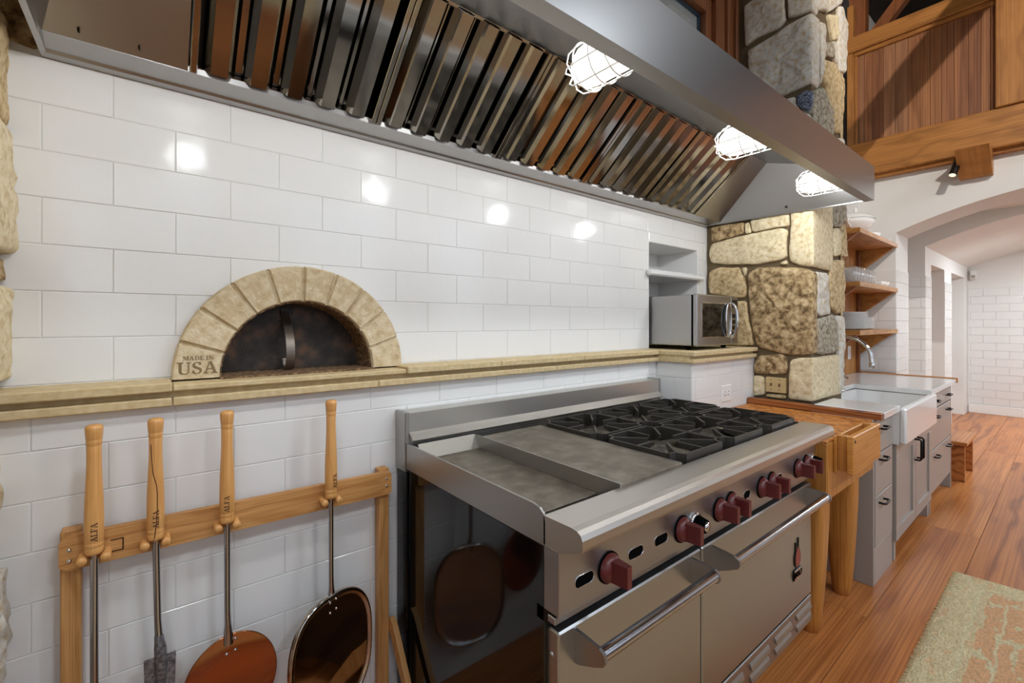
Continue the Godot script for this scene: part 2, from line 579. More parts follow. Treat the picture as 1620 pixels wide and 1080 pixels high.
func floor_and_shell():
	var f := struct("floor", "wide reddish brown pine floor boards")
	put("subfloor", bx(Vector3(-4.2, FL - 0.2, -0.5), Vector3(10, FL - 0.012, 5.7)), M.dark_wood, f)
	var r := RandomNumberGenerator.new()
	r.seed = 3
	var wz := 0.227
	var row := 0
	var z := 0.896 - wz * 4
	while z < 5.5:
		var x := -4.2 + r.randf() * -2.0
		while x < 9.9:
			var l := r.randf_range(2.1, 3.6)
			var a := maxf(x, -4.2)
			var b := minf(x + l, 9.9)
			if b - a > 0.05:
				put("plank", bx(Vector3(a + 0.0007, FL - 0.02, z + 0.0009), Vector3(b - 0.0007, FL, z + wz - 0.0009), 0.0012), M["floor_board_%d" % r.randi_range(0, 4)], f)
			x += l
		z += wz
		row += 1
	# the shell of the room round the camera
	var w := struct("wall_side", "plain white wall with a window")
	put("wall_face", bx(Vector3(-4.5, FL, -0.5), Vector3(-4.2, 1.0, 5.8)), M.plaster, w)
	put("wall_face", bx(Vector3(-4.5, 1.0, -0.5), Vector3(-4.2, 3.2, 1.2)), M.plaster, w)
	put("wall_face", bx(Vector3(-4.5, 1.0, 3.8), Vector3(-4.2, 3.2, 5.8)), M.plaster, w)
	put("wall_face", bx(Vector3(-4.5, 3.2, -0.5), Vector3(-4.2, 5.1, 5.8)), M.plaster, w)
	w = struct("wall_front", "wall with tall windows facing the range")
	put("wall_face", bx(Vector3(-4.2, FL, 5.5), Vector3(10, 0.9, 5.8)), M.plaster, w)
	put("wall_face", bx(Vector3(-4.2, 3.4, 5.5), Vector3(10, 5.1, 5.8)), M.plaster, w)
	var wx := [-4.2, -3.2, -1.6, -0.8, 0.8, 1.6, 3.2, 4.0, 5.2, 10.0]
	for k in range(0, 10, 2):
		put("wall_face", bx(Vector3(wx[k], 0.9, 5.5), Vector3(wx[k + 1], 3.4, 5.8)), M.plaster, w)
	for k in 4:
		var x0: float = wx[k * 2 + 1]
		var x1: float = wx[k * 2 + 2]
		var wd := struct("window_%d" % (k + 2), "tall wooden window in the front wall")
		put("pane", bx(Vector3(x0, 0.9, 5.64), Vector3(x1, 3.4, 5.645)), M.glass, wd)
		var b := bx(Vector3(x0, 0.9, 5.6), Vector3(x0 + 0.06, 3.4, 5.68))
		b.box(Vector3(x1 - 0.06, 0.9, 5.6), Vector3(x1, 3.4, 5.68))
		b.box(Vector3(x0, 0.9, 5.6), Vector3(x1, 0.96, 5.68))
		b.box(Vector3(x0, 3.34, 5.6), Vector3(x1, 3.4, 5.68))
		b.box(Vector3(x0, 2.1, 5.6), Vector3(x1, 2.15, 5.68))
		put("window_frame", b, M.dark_wood, wd)
	var ws := struct("window_6", "wooden window in the side wall")
	put("pane", bx(Vector3(-4.36, 1.0, 1.2), Vector3(-4.355, 3.2, 3.8)), M.glass, ws)
	var c := struct("ceiling", "dark wooden board ceiling high above")
	put("ceiling_boards", bx(Vector3(-4.5, 4.9, -0.6), Vector3(10, 5.1, 5.8)), M.roof_wood, c)
	w = struct("wall_back_plain", "white wall beside the tiled wall")
	put("wall_face", bx(Vector3(-4.5, FL, -0.5), Vector3(-0.75, 4.9, 0.0)), M.plaster, w)
	w = struct("wall_alcove", "white wall behind the stone pillar and shelves")
	put("wall_face", bx(Vector3(3.05, FL, -0.5), Vector3(5.26, 2.62, 0.205)), M.plaster, w)
	put("wall_face", bx(Vector3(3.05, 2.62, -0.5), Vector3(5.26, 4.9, 0.02)), M.plaster, w)

func tiled_walls():
	var w := struct("wall_back", "glossy white tiled wall above the stone ledge")
	var b := B.new()
	for r in [[-0.75, 0.16, 1.0, 2.4], [0.612, 2.335, 1.0, 2.4], [2.885, 3.06, 1.0, 2.4], [0.16, 0.612, 1.4, 2.4], [2.335, 2.885, 1.815, 2.4], [0.16, 0.612, 1.0, 1.15], [2.335, 2.885, 1.0, 1.15]]:
		b.box(Vector3(r[0], r[2], -0.48), Vector3(r[1], r[3], -0.102))
	put("grout_bed", b, M.grout, w)
	b = B.new()                                        # recess behind the microwave
	b.box(Vector3(2.3, 1.15, -0.5), Vector3(2.92, 1.85, -0.4))
	b.box(Vector3(2.3, 1.15, -0.42), Vector3(2.3352, 1.83, -0.106))
	b.box(Vector3(2.8848, 1.15, -0.42), Vector3(2.92, 1.83, -0.106))
	b.box(Vector3(2.3, 1.8148, -0.42), Vector3(2.92, 1.85, -0.106))
	put("niche_lining", b, M.tile, w)
	tiles(w, plane(Vector3(0, 0, -0.1), Vector3.RIGHT, Vector3.BACK), -0.34, 3.0, 1.165, 1.9892, -0.211 + TW * 0.5, 1.8728, [Rect2(0.152, 1.1, 0.468, 0.305), Rect2(2.335, 1.1, 0.55, 0.715)])
	w = struct("wall_lower", "white tiled wall below the stone ledge")
	put("grout_bed", bx(Vector3(-0.75, FL, -0.48), Vector3(2.3, 1.145, -0.002)), M.grout, w)
	tiles(w, plane(Vector3.ZERO, Vector3.RIGHT, Vector3.BACK), -0.33, 2.26, 0.103, 1.113, -0.215, 1.033)
	w = struct("wall_pier", "short tiled pier under the microwave")
	put("grout_bed", bx(Vector3(2.262, FL, -0.1), Vector3(3.04, 1.113, 0.213)), M.grout, w)
	tiles(w, plane(Vector3(0, 0, 0.215), Vector3.RIGHT, Vector3.BACK), 2.26, 2.985, 0.568, 1.113, 2.26 - TW * 0.35, 1.027)
	tiles(w, plane(Vector3(2.26, 0, 0), Vector3.BACK, Vector3.LEFT), 0.0, 0.2135, 0.568, 1.113, -0.02, 1.027)

func pillar():
	var w := struct("pillar_stone", "rough limestone pillar between range and sink")
	put("mortar_core", bx(Vector3(3.018, FL, -0.1), Vector3(3.56, 4.9, 0.532)), M.mortar, w)
	var lx := plane(Vector3(3.0, 0, 0), Vector3.BACK, Vector3.LEFT)
	var rx := plane(Vector3(0, 0, 0.55), Vector3.RIGHT, Vector3.BACK)
	var L := {"S1":[-0.069,1.985,0.034,1.985,0.157,1.98,0.161,1.912,0.119,1.9,0.034,1.891,-0.062,1.874],"S2":[0.189,1.985,0.425,2.0,0.423,1.911,0.342,1.913,0.207,1.907],"S2b":[0.162,1.975,0.187,1.975,0.202,1.905,0.165,1.903],"S3":[-0.076,1.849,-0.058,1.871,0.119,1.893,0.225,1.9,0.376,1.91,0.415,1.889,0.405,1.837,0.408,1.724,0.365,1.709,0.237,1.699,0.054,1.714,-0.069,1.737,-0.083,1.792],"S3b":[0.371,1.684,0.371,1.697,0.409,1.711,0.415,1.677],"S4":[0.43,2.2,0.551,2.2,0.551,1.649,0.505,1.66,0.423,1.692,0.419,1.775,0.427,1.864],"S5":[-0.08,1.685,0.0,1.705,0.126,1.691,0.156,1.629,0.175,1.55,0.164,1.494,0.113,1.49,-0.076,1.525,-0.087,1.579],"S5b":[0.14,1.688,0.173,1.685,0.169,1.647,0.159,1.622],"S6":[0.179,1.646,0.231,1.681,0.371,1.672,0.515,1.647,0.551,1.62,0.551,1.47,0.551,1.152,0.505,1.135,0.398,1.134,0.255,1.168,0.228,1.188,0.193,1.356,0.179,1.516],"S7":[0.03,1.469,0.169,1.47,0.185,1.337,0.22,1.181,0.03,1.17,0.03,1.324],"S7b":[-0.09,1.5,0.02,1.49,0.02,1.175,-0.09,1.175],"S8":[0.219,1.077,0.249,1.12,0.382,1.14,0.409,1.12,0.414,1.06,0.406,1.016,0.285,1.008,0.214,1.01],"S9":[0.216,0.996,0.279,0.991,0.287,0.898,0.279,0.872,0.21,0.862],"S9b":[0.292,0.886,0.401,0.891,0.401,0.867,0.288,0.867],"S10":[0.428,1.106,0.474,1.123,0.551,1.126,0.551,0.866,0.415,0.866,0.42,1.025],"U1":[0.151,3.381,0.242,3.401,0.388,3.319,0.398,3.19,0.403,3.161,0.364,3.131,0.22,3.134,0.159,3.113],"U2":[0.41,3.42,0.547,3.42,0.547,3.148,0.491,3.15,0.413,3.162],"U3":[0.173,3.082,0.35,3.108,0.418,3.13,0.547,3.139,0.547,2.729,0.398,2.706,0.279,2.74,0.19,2.8],"U4":[0.465,2.687,0.516,2.691,0.546,2.672,0.544,2.602,0.529,2.558,0.491,2.583,0.461,2.627],"U7":[0.28,2.7,0.455,2.68,0.458,2.628,0.491,2.572,0.535,2.542,0.547,2.487,0.547,2.416,0.3,2.42],"U9":[0.05,2.78,0.26,2.71,0.27,2.43,0.05,2.43],"U10":[0.05,2.41,0.41,2.4,0.41,2.02,0.05,2.02],"U11":[0.15,3.8,0.55,3.8,0.55,3.45,0.15,3.42],"U12":[0.43,2.4,0.55,2.4,0.55,2.22,0.43,2.22],"U13":[0.15,4.3,0.55,4.3,0.55,3.82,0.15,3.83]}
	var look := {"S1": "stone_brown", "S2": "stone_cream", "S2b": "stone_cream", "S3": "stone_cream", "S3b": "stone_cream", "S4": "stone_cream", "S5": "stone_tan", "S5b": "stone_cream", "S6": "stone_brown", "S7": "stone_tan", "S7b": "stone_tan", "S8": "stone_brown", "S9": "stone_cream", "S9b": "stone_tan", "S10": "stone_cream", "U4": "stone_blue", "U7": "stone_pale"}
	var deep := {"S4": 0.33, "S10": 0.5, "S6": 0.06, "U2": 0.08, "U3": 0.11, "U7": 0.06, "U11": 0.3, "U12": 0.3, "U13": 0.3}
	for k in L:
		stone(w, L[k], lx, M[look.get(k, "stone_pale")], deep.get(k, 0.06), 0.016 if k in ["S6", "S8", "U3"] else 0.01)
	var R := {"R1":[3.35,1.925,3.477,1.941,3.5,1.875,3.461,1.756,3.369,1.743,3.343,1.844],"R1b":[3.508,1.972,3.592,1.984,3.602,1.761,3.485,1.757],"R2":[3.35,1.722,3.561,1.743,3.577,1.401,3.441,1.384,3.313,1.419,3.273,1.541,3.268,1.608],"R3":[3.059,1.63,3.237,1.635,3.266,1.541,3.288,1.418,3.284,1.38,3.133,1.368,3.059,1.385],"R4":[3.059,1.348,3.346,1.383,3.395,1.324,3.434,1.171,3.365,1.14,3.167,1.135,3.059,1.149],"R5":[3.412,1.378,3.561,1.37,3.581,1.258,3.524,0.87,3.45,0.87,3.453,1.081,3.465,1.177],"R6":[3.337,2.2,3.6,2.2,3.6,2.0,3.492,1.948,3.35,1.929],"Q1":[3.262,3.231,3.442,3.301,3.442,3.14,3.341,3.097],"Q2":[3.219,3.045,3.371,3.097,3.371,2.994,3.227,2.96],"Q3":[3.452,3.368,3.545,3.401,3.634,3.317,3.622,3.149,3.591,2.976,3.457,2.944,3.428,3.115],"Q4":[3.197,2.93,3.376,2.974,3.54,2.925,3.591,2.893,3.52,2.566,3.381,2.529,3.18,2.803],"Q5":[3.031,3.4,3.262,3.5,3.251,3.243,3.072,3.176],"Q6":[3.012,2.679,3.165,2.754,3.364,2.664,3.364,2.51,3.002,2.416],"Q7":[3.274,3.6,3.533,3.6,3.52,3.406,3.285,3.253],"Q8":[3.12,3.13,3.21,3.15,3.2,2.95,3.12,2.74],"Q9":[3.37,2.5,3.56,2.54,3.6,2.22,3.36,2.22],"Q10":[3.02,2.41,3.35,2.47,3.34,2.22,3.02,2.22],"Q11":[3.31,3.08,3.42,3.12,3.42,2.98,3.39,2.96]}
	var rl := {"R1": "stone_cream", "R1b": "stone_tan", "R2": "stone_tan", "R3": "stone_pale", "R4": "stone_grey", "R5": "stone_pale", "R6": "stone_grey", "Q1": "stone_cream", "Q2": "stone_grey", "Q4": "stone_tan", "Q6": "stone_grey"}
	for k in R:
		stone(w, R[k], rx, M[rl.get(k, "stone_pale")], 0.06, 0.012)
	# the far side of the pillar, turned to the sink
	var bk := plane(Vector3(3.58, 0, 0), Vector3.FORWARD, Vector3.RIGHT)
	for k in 6:
		stone(w, [-0.54, 0.88 + k * 0.36, -0.22, 0.88 + k * 0.36, -0.22, 1.22 + k * 0.36, -0.54, 1.22 + k * 0.36], bk, M.stone_tan, 0.06, 0.012)
	# the pillar at the other end of the tiled wall
	w = struct("wall_left", "rough limestone wall end beside the tiles")
	put("mortar_core", bx(Vector3(-0.8, FL, -0.3), Vector3(-0.3, 4.9, 0.95)), M.mortar, w)
	var lf := plane(Vector3(-0.262, 0, 0), Vector3.FORWARD, Vector3.RIGHT)
	var ys := [2.5, 2.06, 1.793, 1.489, 1.425, 1.19]
	var low := [1.125, 1.062, 0.79, 0.61, 0.52, 0.33, 0.0]
	var jut := [0.0, -0.006, 0.004, -0.014, -0.002]
	for k in 5:
		stone(w, [-0.42, ys[k] - 0.008, 0.12, ys[k] - 0.008, 0.13, ys[k + 1] + 0.004, -0.42, ys[k + 1] + 0.004], lf, M[["stone_tan", "stone_tan", "stone_cream", "stone_brown", "stone_cream"][k]], 0.06, 0.014, jut[k])
	jut = [-0.012, -0.006, 0.012, 0.004, 0.0, 0.0]
	for k in 6:
		stone(w, [-0.42, low[k] - 0.006, 0.02, low[k] - 0.006, 0.03, low[k + 1] + 0.004, -0.42, low[k + 1] + 0.004], lf, M[["stone_tan", "stone_cream", "stone_pale", "stone_pale", "stone_grey", "stone_pale"][k]], 0.06, 0.014, jut[k])
	stone(w, [-0.285, 2.002, -0.212, 1.995, -0.216, 2.4, -0.278, 2.4], plane(Vector3(0, 0, -0.1), Vector3.RIGHT, Vector3.BACK), M.stone_brown, 0.05, 0.01)

func hall():
	var w := struct("wall_right", "white wall with a wide shallow archway")
	put("wall_face", pr(arch_poly(0.485, 3.03, 1.76, -0.747, 3.156, 0.0, 5.6, 2.69), 0, 5.25, 5.71), M.plaster, w)
	tiles(w, plane(Vector3(5.244, 0, 0), Vector3.BACK, Vector3.LEFT), 0.207, 0.489, 0.872, 1.81, 0.36, 1.81)
	tiles(w, plane(Vector3(0, 0, 0.491), Vector3.RIGHT, Vector3.BACK), 5.246, 5.714, FL, 1.81, 5.25, 1.81)
	w = struct("wall_hall", "second white archway across the hall")
	put("wall_face", pr(arch_poly(0.467, 3.045, 1.756, -0.705, 3.144, 0.0, 5.6, 2.69), 0, 6.63, 6.8), M.plaster, w)
	tiles(w, plane(Vector3(6.624, 0, 0), Vector3.BACK, Vector3.LEFT), 0.15, 0.471, 0.5, 1.84, 0.3, 1.84)
	w = struct("wall_passage", "white passage wall with two open recesses")
	for r in [[5.2, 6.63, 0.0, 0.1, FL, 2.6], [6.8, 6.96, 0.1, 0.467, FL, 2.3], [7.79, 8.3, 0.1, 0.467, FL, 2.3], [9.38, 9.75, 0.1, 0.467, FL, 2.3], [6.96, 7.79, 0.1, 0.467, 1.99, 2.3], [8.3, 9.38, 0.1, 0.467, 1.99, 2.3], [5.2, 9.9, -0.3, 0.0, FL, 4.9]]:
		put("wall_face", bx(Vector3(r[0], r[4], r[2]), Vector3(r[1], r[5], r[3])), M.plaster, w)
	tiles(w, plane(Vector3(0, 0, 0.473), Vector3.RIGHT, Vector3.BACK), 6.632, 6.956, FL, 1.84, 6.7, 1.84)
	tiles(w, plane(Vector3(0, 0, 0.473), Vector3.RIGHT, Vector3.BACK), 7.794, 8.296, FL, 1.84, 7.9, 1.84)
	w = struct("wall_far", "white tiled wall at the end of the hall")
	put("wall_face", bx(Vector3(9.735, FL, -0.3), Vector3(9.95, 4.9, 5.6)), M.plaster, w)
	tiles(w, plane(Vector3(9.728, 0, 0), Vector3.BACK, Vector3.LEFT), 0.47, 1.45, 0.11, 1.84, 0.5, 1.84)
	w = struct("baseboard_far", "white baseboard along the hall end wall")
	put("board", bx(Vector3(9.705, FL, 0.48), Vector3(9.73, 0.1, 3.04), 0.004), M.white_plastic, w)
	w = struct("ceiling_hall", "white barrel vault over the passage")
	var arc := []
	for k in 25:
		var z := lerpf(0.44, 3.07, k / 24.0)
		arc.append_array([z, -0.705 + sqrt(3.144 * 3.144 - (z - 1.756) * (z - 1.756))])
	arc.append_array([3.07, 2.68, 0.44, 2.68])
	put("vault", pr(arc, 0, 6.8, 9.74), M.plaster, w)
	put("flat_ceiling", bx(Vector3(5.71, 2.47, 0.0), Vector3(6.63, 2.69, 5.6)), M.plaster, w)
	w = struct("wall_hall_side", "white wall on the far side of the hall")
	put("wall_face", bx(Vector3(6.8, FL, 3.045), Vector3(9.75, 2.69, 3.2)), M.plaster, w)
	for k in 3:
		var s := put("recess_shelf", bx(Vector3(6.965, [0.935, 1.24, 1.545][k], 0.12), Vector3(7.28, [0.985, 1.29, 1.595][k], 0.36), 0.003), M.shelf_wood)
		tag(s, "%s small oak shelf in the white hall recess" % ["lowest", "middle", "uppermost"][k], "shelf", "shelves in the hall recess")
	var t := thing("wall_sensor", "small white sensor box high on the hall end wall", "sensor")
	put("housing", bx(Vector3(9.66, 1.98, 0.5), Vector3(9.73, 2.12, 0.57), 0.008), M.white_plastic, t)
	put("lens", bx(Vector3(9.652, 2.0, 0.515), Vector3(9.662, 2.045, 0.555), 0.003), M.cabinet, t)

func loft():
	var w := struct("beam_loft", "golden timber beam under the loft railing")
	put("timber", bx(Vector3(5.125, 2.687, 0.1), Vector3(5.4, 2.992, 5.5), 0.008), M.beam, w)
	put("soffit_board", bx(Vector3(5.18, 2.655, 0.1), Vector3(5.27, 2.69, 5.5), 0.004), M.beam, w)
	w = struct("wall_loft", "white loft room behind the railing")
	put("loft_floor", bx(Vector3(5.4, 2.69, -0.1), Vector3(9.9, 2.75, 5.5)), M.dark_wood, w)
	put("wall_face", bx(Vector3(8.0, 2.75, -0.1), Vector3(8.2, 4.9, 5.5)), M.plaster, w)
	var t := thing("loft_railing", "wooden loft railing of dark vertical boards framed in golden timber", "railing")
	var z := 0.2
	var k := 0
	var r := RandomNumberGenerator.new()
	r.seed = 5
	while z < 1.09:
		var wd := r.randf_range(0.058, 0.088)
		put("board", bx(Vector3(5.165, 2.99, z + 0.001), Vector3(5.185 + r.randf() * 0.003, 3.86, minf(z + wd, 1.1) - 0.001), 0.002), M["loft_board_%d" % r.randi_range(0, 3)], t)
		z += wd
		k += 1
	put("stile", bx(Vector3(5.13, 2.99, 0.15), Vector3(5.19, 4.3, 0.2), 0.004), M.beam_upright, t)
	put("inner_strip", bx(Vector3(5.145, 2.99, 0.2), Vector3(5.18, 3.83, 0.225), 0.003), M.beam_upright, t)
	put("inner_strip", bx(Vector3(5.145, 2.99, 1.085), Vector3(5.18, 3.83, 1.11), 0.003), M.loft_board_1, t)
	put("top_rail", bx(Vector3(5.11, 3.85, 0.15), Vector3(5.24, 3.99, 1.12), 0.006), M.beam, t)
	put("rail_moulding", bx(Vector3(5.135, 3.815, 0.2), Vector3(5.18, 3.85, 1.11), 0.006), M.beam, t)
	put("post", bx(Vector3(5.1, 2.99, 1.11), Vector3(5.27, 4.6, 1.4), 0.006), M.beam_upright, t)
	for n in 2:
		put("board_wall", bx(Vector3(5.165, 2.99, 1.4 + n * 2.0), Vector3(5.19, 3.86, 3.4 + n * 2.0)), M["loft_board_%d" % n], t)
	t = thing("corbel_timber", "golden timber joist end with a slanted cut under the loft beam", "timber")
	put("joist_end", pr([5.26, 2.687, 4.95, 2.687, 5.18, 2.505, 5.26, 2.505], 2, 0.9, 1.09), M.beam, t)
	# roof timbers over the loft
	t = thing("roof_post", "dark wooden post and brace rising behind the loft railing", "timber")
	put("post", bx(Vector3(5.3, 2.75, 0.12), Vector3(5.42, 4.9, 0.25), 0.004), M.dark_wood, t)
	var b := B.new()
	b.prism(v2([0.25, 3.9, 0.25, 4.05, 0.72, 4.6, 0.84, 4.6]), 0, 5.32, 5.4)
	put("brace", b, M.dark_wood, t)
	put("hinge", bx(Vector3(5.12, 4.05, 0.13), Vector3(5.132, 4.16, 0.155)), M.black, t)
	t = thing("shadow_brace", "added timber brace out of view that shades the loft boards", "timber")  # added out of view to cast the diagonal shadow on the loft
	b = B.new()
	b.tube([Vector3(3.3, 4.9, 2.483), Vector3(3.3, 3.3, 1.12)], 0.075, 4, -1)
	put("brace", b, M.beam_upright, t)
	put("hanger", bx(Vector3(3.24, 3.22, 1.04), Vector3(3.36, 4.9, 1.16), 0.004), M.beam_upright, t)

func window_over_hood():
	var w := struct("wall_upper", "wall above the hood holding a wooden window")
	for r in [[-0.8, 0.3, 2.3, 4.9], [2.8, 3.1, 2.3, 4.9], [0.3, 2.8, 3.4, 4.9], [0.3, 2.8, 2.2, 2.35]]:
		put("wall_face", bx(Vector3(r[0], r[2], -0.5), Vector3(r[1], r[3], 0.0)), M.plaster, w)
	w = struct("window_1", "wooden window above the steel hood")
	put("pane", bx(Vector3(0.35, 2.3, 0.0), Vector3(2.74, 3.3, 0.005)), M.glass, w)
	put("spacer_bar", bx(Vector3(2.69, 2.3, 0.006), Vector3(2.715, 3.28, 0.02)), M.blue_metal, w)
	put("spacer_bar", bx(Vector3(0.3, 3.255, 0.006), Vector3(2.715, 3.28, 0.02)), M.blue_metal, w)
	put("sash", bx(Vector3(2.71, 2.2, 0.0), Vector3(2.775, 3.4, 0.06), 0.006), M.dark_wood, w)
	put("sash", bx(Vector3(0.3, 3.275, 0.0), Vector3(2.71, 3.36, 0.06), 0.006), M.dark_wood, w)
	put("casing", bx(Vector3(2.778, 2.2, 0.0), Vector3(2.885, 4.2, 0.09), 0.004), M.dark_wood, w)
	put("casing", bx(Vector3(2.889, 2.2, 0.0), Vector3(2.96, 4.2, 0.11), 0.004), M.dark_wood, w)
	put("casing_bead", bx(Vector3(2.962, 2.2, 0.0), Vector3(2.998, 4.2, 0.13), 0.006), M.dark_wood, w)
	put("head_casing", bx(Vector3(0.2, 3.362, 0.0), Vector3(2.776, 3.5, 0.1), 0.006), M.dark_wood, w)
	put("soffit", bx(Vector3(0.2, 3.5, 0.0), Vector3(2.776, 3.56, 0.4), 0.006), M.dark_wood, w)
	w = struct("exterior_wall", "grey stone wall outside the window")
	put("stonework", bx(Vector3(-2.0, -1.0, -2.6), Vector3(9.0, 6.5, -2.2)), M.stone_grey, w)

func sheet(b: B, p: Vector3, q: Vector3, r: Vector3, s: Vector3, t := 0.003):
	var n := (q - p).cross(s - p).normalized() * t
	var c := (p + q + r + s) * 0.25 - n * 0.5
	var f := [p, q, r, s]
	b.quad_out(p, q, r, s, n)
	b.quad_out(p - n, q - n, r - n, s - n, -n)
	for k in 4:
		var u: Vector3 = f[k]
		var v: Vector3 = f[(k + 1) % 4]
		b.quad_out(u, v, v - n, u - n, (u + v) * 0.5 - c)

func ledge_and_oven():
	var w := struct("trim_1", "cream stone ledge capping the lower tiled wall")
	var xs := [-0.305, 0.045, 0.705, 1.12, 1.62, 2.232]
	for k in 5:
		var mid := k == 1
		put("slab", bx(Vector3(xs[k] + 0.0008, 1.15, -0.12), Vector3(xs[k + 1] - 0.0008, 1.166 if mid else 1.174, 0.028 if mid else 0.036), 0.003), M.ledge_stone, w)
	put("slab", bx(Vector3(2.2335, 1.15, -0.41), Vector3(2.995, 1.174, 0.245), 0.003), M.ledge_stone, w)
	put("joint_bed", bx(Vector3(-0.3, 1.132, -0.1), Vector3(2.235, 1.151, 0.004)), M.ledge_stone, w)
	put("joint_bed", bx(Vector3(2.24, 1.132, -0.1), Vector3(2.99, 1.151, 0.216)), M.ledge_stone, w)
	xs = [-0.3, 0.045, 0.602, 1.44, 2.238]
	for k in 4:
		put("moulding", bx(Vector3(xs[k] + 0.0008, 1.112, -0.1), Vector3(xs[k + 1] - 0.0008, 1.134, 0.03), 0.003), M.ledge_stone, w)
	put("moulding", bx(Vector3(2.2385, 1.112, -0.1), Vector3(2.99, 1.134, 0.24), 0.003), M.ledge_stone, w)
	# pizza oven set into the wall
	var t := thing("pizza_oven", "arched stone pizza oven with a blackened iron door in white tiles", "oven")
	var c := Vector2(0.386, 1.17)
	var ring := func(r0: float, r1: float, a0: float, a1: float, n := 6) -> Array:
		var a := []
		for k in n + 1:
			var g := deg_to_rad(lerpf(a0, a1, float(k) / n))
			a.append_array([c.x + cos(g) * r1, c.y + sin(g) * r1])
		for k in n + 1:
			var g := deg_to_rad(lerpf(a1, a0, float(k) / n))
			a.append_array([c.x + cos(g) * r0, c.y + sin(g) * r0])
		return a
	put("arch_bed", pr(ring.call(0.229, 0.338, 0.0, 180.0, 32), 2, -0.22, -0.066), M.arch_stone, t)
	for k in 10:
		var b := B.new()                             # a bevelled wedge: wide at the bed, a little narrower at its face
		var o := v2(ring.call(0.2285, 0.341, k * 18.0 + (0.0 if k == 0 else 0.7), k * 18.0 + (18.0 if k == 9 else 17.3)))
		var i := v2(ring.call(0.2325, 0.3365, k * 18.0 + (0.3 if k == 0 else 1.5), k * 18.0 + (17.7 if k == 9 else 16.5)))
		var idx := Geometry2D.triangulate_polygon(i)
		for n in range(0, idx.size(), 3):
			b.tri_out(Vector3(i[idx[n]].x, i[idx[n]].y, -0.056), Vector3(i[idx[n + 1]].x, i[idx[n + 1]].y, -0.056), Vector3(i[idx[n + 2]].x, i[idx[n + 2]].y, -0.056), Vector3.BACK)
		var mid := Vector2.ZERO
		for v in o: mid += v / o.size()
		for n in o.size():
			var m2 := (n + 1) % o.size()
			var out := Vector3((o[n] + o[m2]).x / 2 - mid.x, (o[n] + o[m2]).y / 2 - mid.y, 0.004)
			b.quad_out(Vector3(o[n].x, o[n].y, -0.064), Vector3(o[m2].x, o[m2].y, -0.064), Vector3(i[m2].x, i[m2].y, -0.056), Vector3(i[n].x, i[n].y, -0.056), out)
			b.quad_out(Vector3(o[n].x, o[n].y, -0.1), Vector3(o[m2].x, o[m2].y, -0.1), Vector3(o[m2].x, o[m2].y, -0.064), Vector3(o[n].x, o[n].y, -0.064), out)
		var s := put("arch_stone", b, M.arch_stone, t)
		if k == 9:
			words(s, "USA", 0.033, Transform3D(Basis(Vector3.BACK, 0.0), Vector3(0.103, 1.2, -0.0558)), M.letter_shaded_grout, "Droid Serif")
			words(s, "MADE IN", 0.0115, Transform3D(Basis(Vector3.BACK, 0.0), Vector3(0.106, 1.229, -0.0558)), M.letter_shaded_grout, "Droid Serif")
		elif k < 8 and k > 1:
			var g := deg_to_rad(k * 18.0 + 9.0)
			words(s, "OTANER"[k - 2], 0.05, Transform3D(Basis(Vector3.BACK, g - PI / 2), Vector3(c.x + cos(g) * 0.286, c.y + sin(g) * 0.286, -0.0564)), M.letter_faint, "Droid Serif")
	put("reveal", pr(ring.call(0.224, 0.232, 0.0, 180.0, 32), 2, -0.21, -0.07), M.soot_stone, t)
	put("hearth", bx(Vector3(0.156, 1.15, -0.3), Vector3(0.616, 1.172, -0.04), 0.002), M.soot_stone, t)
	var half := [c.x + 0.222, 1.172]
	for k in 33:
		var g := PI * k / 32.0
		half.append_array([c.x + cos(g) * 0.222, c.y + 0.004 + sin(g) * 0.222])
	var d := put("door", pr(half, 2, -0.2, -0.19), M.oven_door, t)
	var hb := B.new()
	var path := [Vector2(-0.19, 1.372), Vector2(-0.175, 1.345), Vector2(-0.145, 1.315), Vector2(-0.118, 1.28), Vector2(-0.106, 1.245), Vector2(-0.106, 1.212), Vector2(-0.116, 1.188), Vector2(-0.134, 1.178), Vector2(-0.15, 1.187), Vector2(-0.16, 1.21)]
	var fine_path := []
	for k in path.size() - 1:
		for n in 5:
			fine_path.append(path[k].cubic_interpolate(path[k + 1], path[maxi(k - 1, 0)], path[mini(k + 2, path.size() - 1)], n / 5.0))
	fine_path.append(path[-1])
	path = fine_path
	var o2 := PackedVector2Array()
	var i2 := PackedVector2Array()
	for k in path.size():
		var dd: Vector2 = (path[mini(k + 1, path.size() - 1)] - path[maxi(k - 1, 0)]).normalized()
		o2.append(path[k] + Vector2(-dd.y, dd.x) * 0.0022)
		i2.append(path[k] - Vector2(-dd.y, dd.x) * 0.0022)
	i2.reverse()
	o2.append_array(i2)
	hb.prism(o2, 0, 0.345, 0.371)
	put("handle", hb, M.strap, d)
	put("handle_plate", bx(Vector3(0.343, 1.355, -0.191), Vector3(0.383, 1.382, -0.186), 0.001), M.dark_metal, d)

